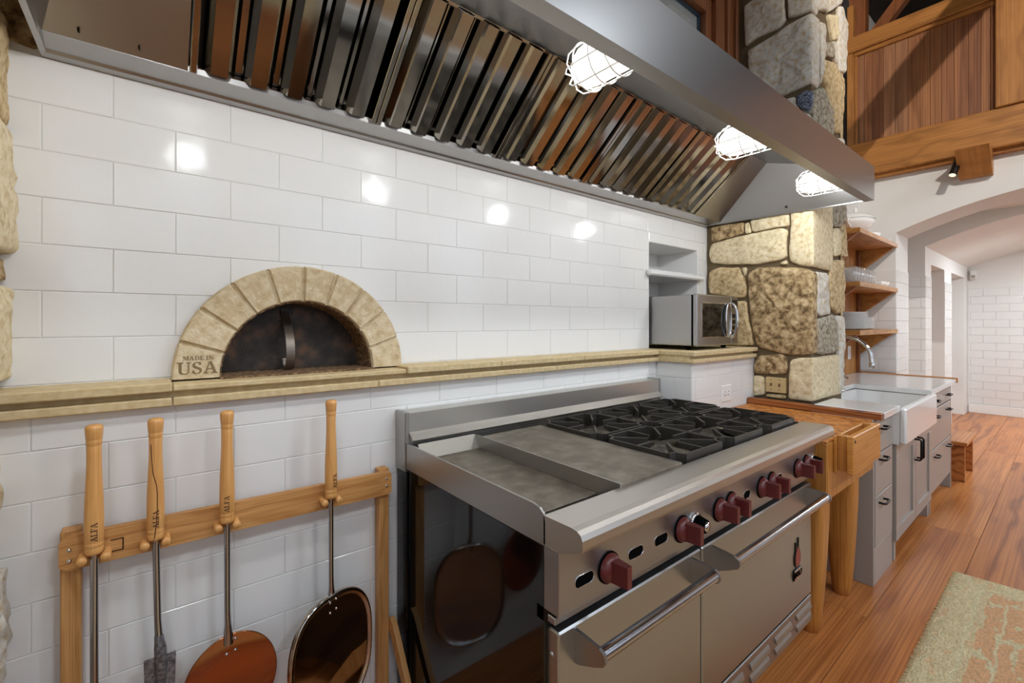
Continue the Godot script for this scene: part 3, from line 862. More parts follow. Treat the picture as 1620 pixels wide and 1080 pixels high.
func hood():
	var t := thing("range_hood", "long brushed steel range hood with sloped baffle filters over the tiles", "range hood")
	var b := B.new()
	b.prism(v2([0.835, 1.975, 0.835, 2.152, 0.823, 2.152, 0.823, 1.992, 0.793, 1.992, 0.793, 1.975]), 0, -0.21, 2.985)
	put("fascia", b, M.steel, t)
	put("lip_return", bx(Vector3(-0.2, 1.982, 0.783), Vector3(2.975, 2.004, 0.794)), M.steel, t)
	b = B.new()
	b.prism(v2([-0.1, 1.987, -0.066, 1.987, -0.06, 1.993, 0.016, 2.0, 0.02, 2.014, -0.1, 2.06]), 0, -0.205, 2.98)
	put("gutter", b, M.steel, t)
	var lo := func(x): return Vector3(x, 2.002, 0.017)
	var hi := func(x): return Vector3(x, 2.279, 0.348)
	b = B.new()
	sheet(b, lo.call(2.648), lo.call(2.966), hi.call(2.865), hi.call(2.648))
	put("slope_panel", b, M.steel, t)
	b = B.new()
	sheet(b, lo.call(-0.195), lo.call(0.078), hi.call(0.078), hi.call(-0.085))
	put("slope_panel", b, M.steel, t)
	b = B.new()
	sheet(b, Vector3(-0.2, 2.279, 0.348), Vector3(2.97, 2.279, 0.348), Vector3(2.97, 2.145, 0.823), Vector3(-0.2, 2.145, 0.823))
	put("inner_panel", b, M.steel, t)
	for s in [0, 1]:
		var xb: float = [-0.203, 2.975][s]
		var xt: float = [-0.085, 2.865][s]
		b = B.new()
		sheet(b, Vector3(xb, 1.99, -0.098), Vector3(xb, 1.98, 0.823), Vector3(lerpf(xb, xt, 0.55), 2.145, 0.823), Vector3(xt, 2.279, 0.348))
		b.tri_out(Vector3(xb, 1.99, -0.098), Vector3(xt, 2.279, 0.348), lo.call(xb - 0.01 if s else xb + 0.01), Vector3(0.5 - s, 0, 0))
		put("end_panel", b, M.steel_upright, t)
		b = B.new()
		var xo: float = [-0.21, 2.974][s]
		b.prism(v2([-0.1, 1.988, 0.823, 1.976, 0.823, 2.152, 0.05, 2.37, -0.1, 2.37]), 0, xo, xo + 0.012)
		put("end_plate", b, M.steel_upright, t)
	b = B.new()
	sheet(b, Vector3(-0.2, 2.15, 0.83), Vector3(2.98, 2.15, 0.83), Vector3(2.98, 2.37, 0.04), Vector3(-0.2, 2.37, 0.04))
	put("top_cover", b, M.steel, t)
	for p in [Vector3(2.962, 2.02, 0.42), Vector3(-0.13, 2.018, 0.035), Vector3(-0.02, 2.018, 0.035)]:
		b = B.new()
		b.lathe([Vector2(0.008, 0), Vector2(0.006, 0.004), Vector2(0, 0.005)], Transform3D(Basis(Vector3.BACK, PI * 0.5), p), 10)
		put("rivet", b, M.dark_metal, t)
	# five baffle filters on the slope; local x across, y up the slope, z out of it
	var dir := Vector3(0, 0.277, 0.331)
	var ln := dir.length()
	dir /= ln
	var bas := Basis(Vector3.RIGHT, dir, Vector3.RIGHT.cross(dir))
	var fw := 0.5126
	var src: Node3D
	for k in 5:
		var f: Node3D
		if k == 0:
			f = thing("baffle_filter", "", "filter", "steel baffle filters in the hood")
			src = f
			for x in [0.0, fw - 0.018]:
				put("side_rail", bx(Vector3(x + 0.001, 0.002, -0.03), Vector3(x + 0.017, ln - 0.002, 0.008), 0.002), M.polished, f)
			put("end_rail", bx(Vector3(0.002, 0.0, -0.03), Vector3(fw - 0.002, 0.012, -0.008)), M.polished, f)
			put("end_rail", bx(Vector3(0.002, ln - 0.012, -0.03), Vector3(fw - 0.002, ln, -0.008)), M.polished, f)
			put("back_plate", bx(Vector3(0.002, 0.002, -0.046), Vector3(fw - 0.002, ln - 0.002, -0.04)), M.dark_metal, f)
			var pitch := (fw - 0.036) / 5.0
			for n in 5:
				var cx := 0.018 + pitch * (n + 0.5)
				var h := B.new()
				h.prism(v2([cx - 0.038, -0.014, cx - 0.02, 0.012, cx + 0.02, 0.012, cx + 0.038, -0.014, cx + 0.0365, -0.0145, cx + 0.019, 0.0105, cx - 0.019, 0.0105, cx - 0.0365, -0.0145]), 1, 0.014, ln - 0.008)
				# the prism above lies in x and z; local z is out of the filter
				put("baffle", h, M.polished, f)
				h = B.new()
				h.prism(v2([cx + pitch * 0.5 - 0.019, -0.03, cx + pitch * 0.5 + 0.019, -0.03, cx + pitch * 0.5 + 0.019, -0.0315, cx + pitch * 0.5 - 0.019, -0.0315]), 1, 0.014, ln - 0.012)
				if n < 4: put("rear_baffle", h, M.polished, f)
		else:
			f = src.duplicate()
			f.name = numbered("baffle_filter")
			add_child(f)
		f.set_meta("label", ["baffle filter at the hood's blank panel, nearest the stone wall end", "second baffle filter from the hood's blank left panel", "middle baffle filter of the five in the hood", "fourth baffle filter, above the second caged lamp", "baffle filter nearest the limestone pillar end of the hood"][k])
		f.transform = Transform3D(bas, Vector3(0.081 + fw * k, 2.002, 0.017))
	# four caged lamps
	var lm: Node3D
	for k in 4:
		var l: Node3D
		if k == 0:
			l = thing("caged_lamp", "", "lamp", "caged lamps under the hood")
			lm = l
			var ax := Basis(Vector3.RIGHT, Vector3.FORWARD, Vector3.UP)     # local y runs to the wall
			var g := B.new()
			g.lathe([Vector2(0.05, -0.09), Vector2(0.054, -0.07), Vector2(0.054, 0.045), Vector2(0.05, 0.07), Vector2(0.038, 0.088), Vector2(0.02, 0.097), Vector2(0, 0.099)], Transform3D(ax), 28)
			put("glass_jar", g, M.lamp_glass, l)
			g = B.new()
			g.lathe([Vector2(0, -0.115), Vector2(0.062, -0.115), Vector2(0.062, -0.092), Vector2(0.05, -0.085)], Transform3D(ax), 28)
			put("socket", g, M.steel, l)
			var wire := func(pts: Array, closed: bool):
				var q := B.new()
				q.tube(pts, 0.0022, 6, 1, closed)
				put("guard_wire", q, M.white_wire, l)
			for zz in [0.055, 0.0, -0.05]:
				var pts := []
				for n in 28: pts.append(Vector3(cos(TAU * n / 28) * 0.066, sin(TAU * n / 28) * 0.066, -zz))
				wire.call(pts, true)
			for n in 4:
				var a := PI * n / 4.0 + 0.2
				var d2 := Vector3(cos(a), sin(a), 0)
				wire.call([d2 * 0.066 + Vector3(0, 0, 0.1), d2 * 0.066 + Vector3(0, 0, -0.05), d2 * 0.06 + Vector3(0, 0, -0.085), d2 * 0.04 + Vector3(0, 0, -0.108), Vector3(0, 0, -0.115), d2 * -0.04 + Vector3(0, 0, -0.108), d2 * -0.06 + Vector3(0, 0, -0.085), d2 * -0.066 + Vector3(0, 0, -0.05), d2 * -0.066 + Vector3(0, 0, 0.1)], false)
		else:
			l = lm.duplicate()
			l.name = numbered("caged_lamp")
			add_child(l)
		l.set_meta("label", ["caged hood lamp above the pizza oven end of the hood", "large bright caged lamp, first of those seen under the hood", "middle of the caged lamps seen under the hood", "caged hood lamp nearest the stone pillar"][k])
		l.position = Vector3([0.122, 0.961, 1.806, 2.645][k], 2.046, 0.7)
	for k in 4:
		var o := OmniLight3D.new()
		o.name = "hood_lamp_light_%d" % k
		o.light_energy = 0.34
		o.light_color = Color(0.965, 0.985, 1.0)
		o.light_size = 0.045
		o.omni_range = 12.0
		o.omni_attenuation = 2.0
		o.shadow_enabled = true
		add_child(o)
		o.position = Vector3([0.122, 0.961, 1.806, 2.645][k], 2.046, 0.7)

func slot_shape(cx: float, cy: float, w: float, h: float) -> Array:
	var a := []
	for s in [1, -1]:
		for k in 9:
			var g := -PI / 2 + PI * k / 8.0
			a.append_array([cx + s * (w / 2 - h / 2 + cos(g) * h / 2), cy + s * sin(g) * h / 2])
	return a

func range_cooker():
	var t := thing("gas_range", "wide stainless steel gas range with red knobs, griddle and two oven doors", "range")
	var x0 := 0.677
	var x1 := 2.19
	var b := bx(Vector3(x0 + 0.004, 0.07, 0.09), Vector3(x1 - 0.006, 0.835, 0.765), 0.003)
	put("body", b, M.enamel, t)
	b = bx(Vector3(x0 - 0.002, 0.07, 0.012), Vector3(x0 + 0.03, 0.822, 0.089), 0.002)
	put("rear_post", b, M.enamel, t)
	for x in [x0 + 0.06, x1 - 0.06]:
		for z in [0.12, 0.7]:
			b = B.new()
			b.lathe([Vector2(0, FL), Vector2(0.025, FL), Vector2(0.025, 0.0), Vector2(0.018, 0.005), Vector2(0.018, 0.07), Vector2(0, 0.07)], Transform3D(Basis.IDENTITY, Vector3(x, 0, z)), 14)
			put("foot", b, M.steel, t)
	# back guard with a rolled lip
	b = B.new()
	b.prism(v2([0.004, 0.82, 0.004, 1.02, 0.078, 1.02, 0.078, 0.955, 0.108, 0.932, 0.104, 0.926, 0.076, 0.938, 0.076, 0.82]), 0, x0 + 0.012, 2.166)
	put("back_guard", b, M.steel_rail, t)
	put("guard_end", bx(Vector3(x0 - 0.004, 0.822, 0.002), Vector3(x0 + 0.012, 1.024, 0.081), 0.002), M.steel_side, t)
	put("guard_end", bx(Vector3(2.166, 0.822, 0.002), Vector3(2.18, 1.024, 0.081), 0.002), M.steel_side, t)
	# side splash
	b = B.new()
	b.prism(v2([0.082, 0.834, 0.082, 0.921, 0.73, 0.921, 0.752, 0.917, 0.765, 0.908, 0.771, 0.893, 0.771, 0.838]), 0, x0, x0 + 0.006)
	put("side_splash", b, M.steel_side, t)
	b = B.new()
	b.prism(v2([0.082, 0.834, 0.082, 0.905, 0.76, 0.905, 0.771, 0.893, 0.771, 0.838]), 0, x1 - 0.026, x1 - 0.02)
	put("side_splash", b, M.steel_side, t)
	# low griddle tray on the left
	var tr := put("griddle_tray", bx(Vector3(x0 + 0.03, 0.84, 0.11), Vector3(0.938, 0.872, 0.695), 0.002), M.griddle, t)
	b = B.new()
	sheet(b, Vector3(x0 + 0.03, 0.872, 0.135), Vector3(0.938, 0.872, 0.135), Vector3(0.938, 0.918, 0.108), Vector3(x0 + 0.03, 0.918, 0.108))
	put("tray_back", b, M.dull_steel, tr)
	b = B.new()
	sheet(b, Vector3(x0 + 0.034, 0.872, 0.72), Vector3(x0 + 0.034, 0.872, 0.12), Vector3(x0 + 0.006, 0.92, 0.1), Vector3(x0 + 0.006, 0.92, 0.75))
	put("tray_side", b, M.dull_steel, tr)
	put("grease_trough", bx(Vector3(x0 + 0.01, 0.83, 0.695), Vector3(0.965, 0.842, 0.77)), M.black, tr)
	put("deck", bx(Vector3(x0 + 0.006, 0.8, 0.08), Vector3(x1 - 0.03, 0.838, 0.77)), M.dark_metal, t)
	# raised griddle plate
	var gp := put("griddle_plate", bx(Vector3(0.944, 0.842, 0.144), Vector3(1.232, 0.916, 0.772), 0.003), M.griddle, t)
	put("plate_side", bx(Vector3(0.938, 0.842, 0.11), Vector3(0.9435, 0.917, 0.772)), M.steel_side, gp)
	# six burners, each under its own cast iron grate
	put("drip_pan", bx(Vector3(1.236, 0.838, 0.12), Vector3(x1 - 0.03, 0.848, 0.768)), M.griddle, t)
	var gmesh := []
	for c in 3:
		for r in 2:
			var ctr := Vector3(1.236 + 0.31 * (c + 0.5), 0, 0.128 + 0.318 * (r + 0.5))
			var g: MeshInstance3D
			if gmesh.is_empty():
				b = B.new()
				var top := 0.928
				var L2 := 0.148
				var fin := func(p: Vector2, q: Vector2, hp: float, hq: float):    # a thin upright plate from p to q, hp and hq deep
					var n := (q - p).orthogonal().normalized() * 0.0035
					var a0 := [p + n, p - n, q - n, q + n]
					var lowv := []
					var upv := []
					for i in 4:
						var hh: float = hp if i < 2 else hq
						lowv.append(Vector3(a0[i].x, top - hh, a0[i].y)); upv.append(Vector3(a0[i].x, top, a0[i].y))
					var m := (p + q) * 0.5
					var cc := Vector3(m.x, top - hp * 0.3, m.y)
					b.quad_out(upv[0], upv[1], upv[2], upv[3], Vector3.UP)
					b.quad_out(lowv[0], lowv[1], lowv[2], lowv[3], Vector3.DOWN)
					for i in 4:
						var j := (i + 1) % 4
						b.quad_out(lowv[i], lowv[j], upv[j], upv[i], (lowv[i] + upv[j]) * 0.5 - cc)
				for k in 4:
					var d := Vector2.RIGHT.rotated(k * PI / 2)
					var e := d.orthogonal()
					fin.call(d * L2 + e * 0.112, d * L2 + e * 0.012, 0.055, 0.022)
					fin.call(d * L2 - e * 0.112, d * L2 - e * 0.012, 0.055, 0.022)
					fin.call(d * L2 - e * 0.015, d * L2 + e * 0.015, 0.03, 0.03)
					fin.call((d + e) * 0.122, (d + e) * 0.038, 0.05, 0.012)
					fin.call(d * L2, d * 0.058, 0.03, 0.012)
					fin.call(d * L2 + e * 0.112, (d + e) * 0.12, 0.055, 0.05)
					fin.call(e * L2 + d * 0.112, (d + e) * 0.12, 0.055, 0.05)
				gmesh.append(b.done())
				b = B.new()
				b.lathe([Vector2(0.06, 0.848), Vector2(0.05, 0.868), Vector2(0.042, 0.874), Vector2(0.042, 0.884), Vector2(0.03, 0.892), Vector2(0, 0.894)], Transform3D.IDENTITY, 20)
				gmesh.append(b.done())
				b = B.new()
				b.lathe([Vector2(0.148, 0.874), Vector2(0.11, 0.864), Vector2(0.07, 0.852), Vector2(0.07, 0.85)], Transform3D(Basis(Vector3.UP, PI / 4)), 4, -1)
				gmesh.append(b.done())
			g = put("grate", gmesh[0], M.cast_iron, t)
			g.position = ctr
			put("burner", gmesh[1], M.cast_iron, g)
			put("bowl", gmesh[2], M.griddle, g)
	# front bullnose and control panel
	b = B.new()
	b.prism(v2([0.766, 0.842, 0.766, 0.905, 0.85, 0.907, 0.866, 0.905, 0.876, 0.899, 0.881, 0.889, 0.881, 0.872, 0.877, 0.864, 0.868, 0.86, 0.83, 0.845, 0.82, 0.84]), 0, x0, x1)
	put("front_rail", b, M.steel_rail, t)
	var cp := put("control_panel", bx(Vector3(x0, 0.7, 0.766), Vector3(x1 - 0.01, 0.842, 0.815), 0.002), M.steel_range, t)
	for x in [0.755, 0.943, 1.053, 1.55, 1.81]:
		put("slot", pr(slot_shape(x, 0.758, 0.062 if x < 1.3 else 0.048, 0.026), 2, 0.8145, 0.8153), M.black, cp)
		var pts := []
		var sh := slot_shape(x, 0.758, 0.062 if x < 1.3 else 0.048, 0.026)
		for i in range(0, sh.size(), 2): pts.append(Vector3(sh[i], sh[i + 1], 0.8155))
		b = B.new()
		b.tube(pts, 0.0012, 5, 1, true)
		put("slot_rim", b, M.chrome, cp)
	var kz := Basis(Vector3.RIGHT, Vector3.BACK, Vector3.DOWN)
	var kb := B.new()
	kb.lathe([Vector2(0.034, 0), Vector2(0.034, 0.005), Vector2(0.029, 0.016), Vector2(0.02, 0.021), Vector2(0, 0.022)], Transform3D(kz), 24)
	var skirt := kb.done()
	kb = B.new()
	kb.prism(v2([-0.013, 0.018, 0.013, 0.018, 0.01, 0.05, 0.008, 0.06, -0.008, 0.06, -0.01, 0.05]), 1, -0.024, 0.024)
	var grip := kb.done()
	for k in 8:
		var kn := put("knob", skirt, M.knob_red, t)
		kn.position = Vector3([0.838, 1.152, 1.362, 1.437, 1.662, 1.745, 1.985, 2.077][k], 0.757, 0.8155)
		kn.set_meta("label", "dark red control knob")
		put("grip", grip, M.knob_red, kn)
		var bz := B.new()
		bz.lathe([Vector2(0.037, 0), Vector2(0.037, 0.003), Vector2(0.03, 0.004)], Transform3D(kz), 24)
		put("bezel", bz, M.black, kn)
	for x in [1.222, 2.145]:
		b = B.new()
		b.lathe([Vector2(0.031, 0), Vector2(0.031, 0.004), Vector2(0.027, 0.008), Vector2(0.022, 0.008)], Transform3D(kz), 24)
		var th := put("thermostat_knob", b, M.chrome, t)
		th.position = Vector3(x, 0.755, 0.8155)
		b = B.new()
		b.lathe([Vector2(0.024, 0.006), Vector2(0.023, 0.014), Vector2(0.019, 0.034), Vector2(0.014, 0.036)], Transform3D(kz), 20)
		put("dial", b, M.black, th)
		b = B.new()
		b.lathe([Vector2(0.014, 0.034), Vector2(0.013, 0.04), Vector2(0, 0.041)], Transform3D(kz), 18)
		put("cap", b, M.chrome, th)
	put("gap_strip", bx(Vector3(x0 + 0.004, 0.668, 0.74), Vector3(x1 - 0.012, 0.698, 0.78)), M.dark_metal, t)
	put("drip_edge", bx(Vector3(x0 + 0.002, 0.676, 0.776), Vector3(x1 - 0.014, 0.692, 0.8), 0.002), M.steel_range, t)
	# oven doors with bar handles
	for d in [[0.69, 1.284], [1.292, 2.183]]:
		var door := put("oven_door", bx(Vector3(d[0], 0.19, 0.755), Vector3(d[1], 0.655, 0.8), 0.004), M.steel_range, t)
		var ha: float = d[0] + 0.055
		var hz: float = d[1] - 0.06
		b = B.new()
		b.tube([Vector3(ha, 0.625, 0.872), Vector3(hz, 0.625, 0.872)], 0.0145, 18)
		put("handle", b, M.rod, door)
		for x in [ha - 0.008, hz]:
			b = B.new()
			b.prism(v2([0.798, 0.648, 0.85, 0.645, 0.872, 0.6425, 0.886, 0.635, 0.8895, 0.622, 0.884, 0.61, 0.86, 0.596, 0.815, 0.575, 0.798, 0.572]), 0, x, x + 0.008)
			put("handle_bracket", b, M.steel_range, door)
		for y in [0.24, 0.6]:
			b = B.new()
			b.lathe([Vector2(0.006, 0), Vector2(0.005, 0.003), Vector2(0, 0.004)], Transform3D(Basis(Vector3.BACK, PI / 2), Vector3(d[0], y, 0.778)), 10)
			put("bolt", b, M.steel_side, door)
		if d[0] > 1.0:
			var e := put("emblem", bx(Vector3(1.985, 0.305, 0.799), Vector3(2.058, 0.348, 0.805), 0.002), M.dark_metal, door)
			put("emblem_field", bx(Vector3(1.99, 0.309, 0.804), Vector3(2.053, 0.344, 0.8062)), M.chrome, e)
			words(e, "WOLF", 0.022, Transform3D(Basis.IDENTITY, Vector3(2.0215, 0.3265, 0.8068)), M.black)
			var body := []
			for k in 20:
				var a := TAU * k / 20
				body.append_array([2.024 + cos(a) * (0.03 - 0.008 * sin(a)), 0.393 + sin(a) * 0.044])
			var figure := put("emblem_figure", pr(body, 2, 0.799, 0.804), M.dark_metal, door)
			var inner := []
			for k in 20:
				var a := TAU * k / 20
				inner.append_array([2.024 + cos(a) * (0.024 - 0.007 * sin(a)), 0.392 + sin(a) * 0.037])
			put("figure_coat", pr(inner, 2, 0.803, 0.8055), M.badge_red, figure)
			put("figure_ear", bx(Vector3(2.004, 0.42, 0.799), Vector3(2.011, 0.452, 0.804)), M.dark_metal, figure)
			put("figure_ear", bx(Vector3(2.03, 0.425, 0.799), Vector3(2.038, 0.466, 0.804)), M.dark_metal, figure)
	put("gap_strip", bx(Vector3(x0 + 0.02, 0.178, 0.74), Vector3(x1 - 0.015, 0.192, 0.79)), M.black, t)
	var kp := put("kick_plate", bx(Vector3(0.69, 0.07, 0.755), Vector3(2.184, 0.182, 0.8), 0.003), M.steel_range, t)
	for k in 6:
		for y in [0.108, 0.15]:
			b = B.new()
			b.prism(v2([0.798, y - 0.012, 0.809, y - 0.012, 0.806, y, 0.799, y + 0.012]), 0, 0.99 + 0.205 * k, 1.14 + 0.205 * k)
			put("louvre", b, M.steel_range, kp)

func peel_rack():
	var t := thing("peel_rack", "light oak floor rack with one long rail holding the peels", "rack")
	var b := B.new()
	b.prism(v2([-0.162, 0.775, -0.152, 0.764, 0.622, 0.757, 0.632, 0.764, 0.632, 0.822, 0.624, 0.831, -0.14, 0.842, -0.155, 0.838, -0.162, 0.826]), 2, 0.045, 0.064)
	var rail := put("rail", b, M.oak_rail, t)
	for x in [-0.162, 0.597]:
		put("post", bx(Vector3(x, FL, 0.008), Vector3(x + 0.035, 0.838 if x > 0 else 0.848, 0.044), 0.002), M.oak_post, t)
		var leg := B.new()
		leg.prism(v2([0.02, 0.315, 0.045, 0.33, 0.07, 0.315, 0.33, FL, 0.29, FL]), 0, x + 0.036 if x > 0 else x - 0.019, x + 0.054 if x > 0 else x - 0.001)
		put("leg", leg, M.oak_post, t)
		for y in [0.785, 0.81]:
			b = B.new()
			b.lathe([Vector2(0.005, 0), Vector2(0.0035, 0.0025), Vector2(0, 0.003)], Transform3D(Basis(Vector3.RIGHT, PI / 2), Vector3(x + 0.017, y, 0.064)), 10)
			put("screw", b, M.chrome, rail)
	b = B.new()
	b.lathe([Vector2(0.005, 0), Vector2(0.0035, 0.0025), Vector2(0, 0.003)], Transform3D(Basis(Vector3.FORWARD, PI / 2), Vector3(0.651, 0.29, 0.06)), 10)
	put("screw", b, M.chrome, t)
	for x in [-0.101, 0.01, 0.159, 0.427]:
		for s in [-1, 1]:
			b = B.new()
			b.lathe([Vector2(0.0095, 0), Vector2(0.0095, 0.04), Vector2(0.0085, 0.042), Vector2(0, 0.042)], Transform3D(Basis(Vector3.RIGHT, PI / 2), Vector3(x + s * 0.0205, 0.791, 0.063)), 14)
			put("peg", b, M.handle_wood, t)
	# the branded mark burnt into the rail
	put("brand_mark", bx(Vector3(-0.074, 0.783, 0.0635), Vector3(-0.05, 0.786, 0.0643)), M.burn, rail)
	put("brand_mark", bx(Vector3(-0.074, 0.81, 0.0635), Vector3(-0.05, 0.813, 0.0643)), M.burn, rail)
	put("brand_mark", bx(Vector3(-0.053, 0.783, 0.0635), Vector3(-0.05, 0.813, 0.0643)), M.burn, rail)

func blade(cx: float, cy: float, a: float, bb: float, n: float, m: Material, parent: Node, rim := false):
	var rings := []
	var prof := [[1.0, -0.0012], [1.0, 0.0012], [0.985, 0.0016], [0.5, 0.0016]]
	if rim: prof = [[1.0, -0.006], [1.004, 0.0], [0.99, 0.006], [0.965, 0.0085], [0.94, 0.006], [0.915, 0.0015], [0.87, 0.0005], [0.5, 0.0]]
	for d in prof:
		var ring := []
		for k in 72:
			var g := TAU * k / 72
			var c := cos(g)
			var s := sin(g)
			ring.append(Vector3(cx + signf(c) * pow(absf(c), 2.0 / n) * a * d[0], cy + signf(s) * pow(absf(s), 2.0 / n) * bb * d[0], 0.082 + d[1]))
		rings.append(ring)
	var b := B.new()
	b.smooth(1)
	for i in rings.size() - 1:
		for k in 72: b.quad(rings[i][k], rings[i][(k + 1) % 72], rings[i + 1][(k + 1) % 72], rings[i + 1][k])
	for k in 72:
		b.tri(Vector3(cx, cy, 0.082 + prof[-1][1]), rings[-1][k], rings[-1][(k + 1) % 72])
	b.smooth(-1)
	for k in 72: b.tri(Vector3(cx, cy, 0.082 + prof[0][1]), rings[0][(k + 1) % 72], rings[0][k])
	var o := put("blade", b, m, parent)
	for p in [[-0.011, 0.0], [0.009, 0.004], [-0.011, -0.03], [0.009, -0.026]]:
		b = B.new()
		b.lathe([Vector2(0.0045, 0), Vector2(0.003, 0.003), Vector2(0, 0.0036)], Transform3D(Basis(Vector3.RIGHT, PI / 2), Vector3(cx + p[0], cy + bb * 0.94 + p[1] - 0.012, 0.0835)), 10)
		put("rivet", b, M.chrome, o)
	return o

func peels():
	var hx := [-0.101, 0.01, 0.159, 0.427]
	var names := ["pizza_peel", "ash_shovel", "pizza_peel", "pizza_peel"]
	var labels := ["peel hanging nearest the stone wall end, only handle and steel rod showing", "ash shovel with a cracked wooden handle and rough iron blade", "peel with a small round mirror-like blade tinted brown in the rack", "peel with a large dark mirror-like rimmed blade beside the range"]
	for k in 4:
		var t := thing(names[k], labels[k], "peel" if k != 1 else "shovel", "pizza oven tools in the oak rack")
		var b := B.new()
		var pf := [Vector2(0.009, 0.798), Vector2(0.0145, 0.8), Vector2(0.0165, 0.805), Vector2(0.017, 0.815), Vector2(0.0163, 0.8165), Vector2(0.0172, 0.818), Vector2(0.0172, 0.826), Vector2(0.0166, 0.8275), Vector2(0.0174, 0.829), Vector2(0.0177, 0.86), Vector2(0.0176, 0.89), Vector2(0.0168, 0.925), Vector2(0.015, 0.965), Vector2(0.0136, 1.0), Vector2(0.0133, 1.03), Vector2(0.0138, 1.047), Vector2(0.0133, 1.0485), Vector2(0.0141, 1.05), Vector2(0.0145, 1.06), Vector2(0.014, 1.0615), Vector2(0.0148, 1.063), Vector2(0.0162, 1.082), Vector2(0.0163, 1.088), Vector2(0.0145, 1.0935), Vector2(0.009, 1.096), Vector2(0, 1.0965)]
		b.lathe(pf, Transform3D(Basis.IDENTITY, Vector3(hx[k], 0, 0.09)), 28)
		var h := put("handle", b, M.handle_wood, t)
		var yaw: float = [0.1, 0.05, -0.1, 0.45][k]
		words(h, "ALFA", 0.011, Transform3D(Basis(Vector3.UP, yaw) * Basis(Vector3.BACK, PI / 2), Vector3(hx[k] + sin(yaw) * 0.0172, 0.853, 0.09 + cos(yaw) * 0.0172)), M.burn, "Droid Serif")
		if k == 1:
			var pts := []
			var cr := [[1.035, -0.75], [1.0, -0.6], [0.965, -0.35], [0.935, 0.1], [0.915, 0.2], [0.88, 0.18], [0.845, 0.1], [0.815, -0.1], [0.802, -0.25]]
			for p in cr:
				var rr := 0.0
				for i in pf.size() - 1:
					if p[0] >= pf[i].y and p[0] <= pf[i + 1].y and pf[i + 1].y > pf[i].y: rr = lerpf(pf[i].x, pf[i + 1].x, (p[0] - pf[i].y) / (pf[i + 1].y - pf[i].y))
				pts.append(Vector3(hx[k] + sin(p[1]) * (rr - 0.0002), p[0], 0.09 + cos(p[1]) * (rr - 0.0002)))
			b = B.new()
			b.tube(pts, 0.0011, 6)
			put("crack", b, M.crack, h)
		b = B.new()
		if k == 0:
			b.tube([Vector3(hx[k], 0.81, 0.088), Vector3(hx[k], 0.3, 0.085)], 0.0078, 16)
			put("rod", b, M.rod, t)
			put("blade", bx(Vector3(hx[k] - 0.05, 0.12, 0.082), Vector3(hx[k] + 0.05, 0.3, 0.086), 0.001), M.mirror, t)
		elif k == 1:
			b.tube([Vector3(hx[k], 0.81, 0.088), Vector3(hx[k] + 0.004, 0.6, 0.086), Vector3(hx[k] + 0.006, 0.56, 0.086), Vector3(hx[k] + 0.009, 0.52, 0.086)], [0.0075, 0.0075, 0.0085, 0.0105], 16)
			put("rod", b, M.rod, t)
			b = B.new()
			b.tube([Vector3(hx[k] + 0.006, 0.56, 0.087), Vector3(hx[k] + 0.009, 0.525, 0.088), Vector3(hx[k] + 0.011, 0.48, 0.087), Vector3(hx[k] + 0.011, 0.44, 0.085)], [0.009, 0.0125, 0.013, 0.009], 12)
			put("socket", b, M.iron, t)
			b = B.new()
			b.prism(v2([-0.013, 0.505, 0.05, 0.503, 0.046, 0.36, 0.044, 0.3, -0.008, 0.3, -0.01, 0.36]), 2, 0.079, 0.083)
			put("blade", b, M.iron, t)
		else:
			b.tube([Vector3(hx[k], 0.81, 0.088), Vector3(hx[k] + 0.001, 0.56, 0.087), Vector3(hx[k] + 0.002, 0.53, 0.086), Vector3(hx[k] + 0.003, 0.505, 0.083), Vector3(hx[k] + 0.004, 0.47, 0.079)], [0.0072, 0.0072, 0.0078, 0.0105, 0.012], 16)
			put("rod", b, M.rod, t)
			if k == 2: blade(0.17, 0.365, 0.11, 0.13, 2.0, M.brown_tint_mirror, t)
			else:
				var bl: Node3D = blade(0.0, 0.32, 0.14, 0.188, 2.6, M.mirror, t, true)
				bl.transform = Transform3D(Basis(Vector3.UP, 0.29), Vector3(0.41, 0, 0.012))

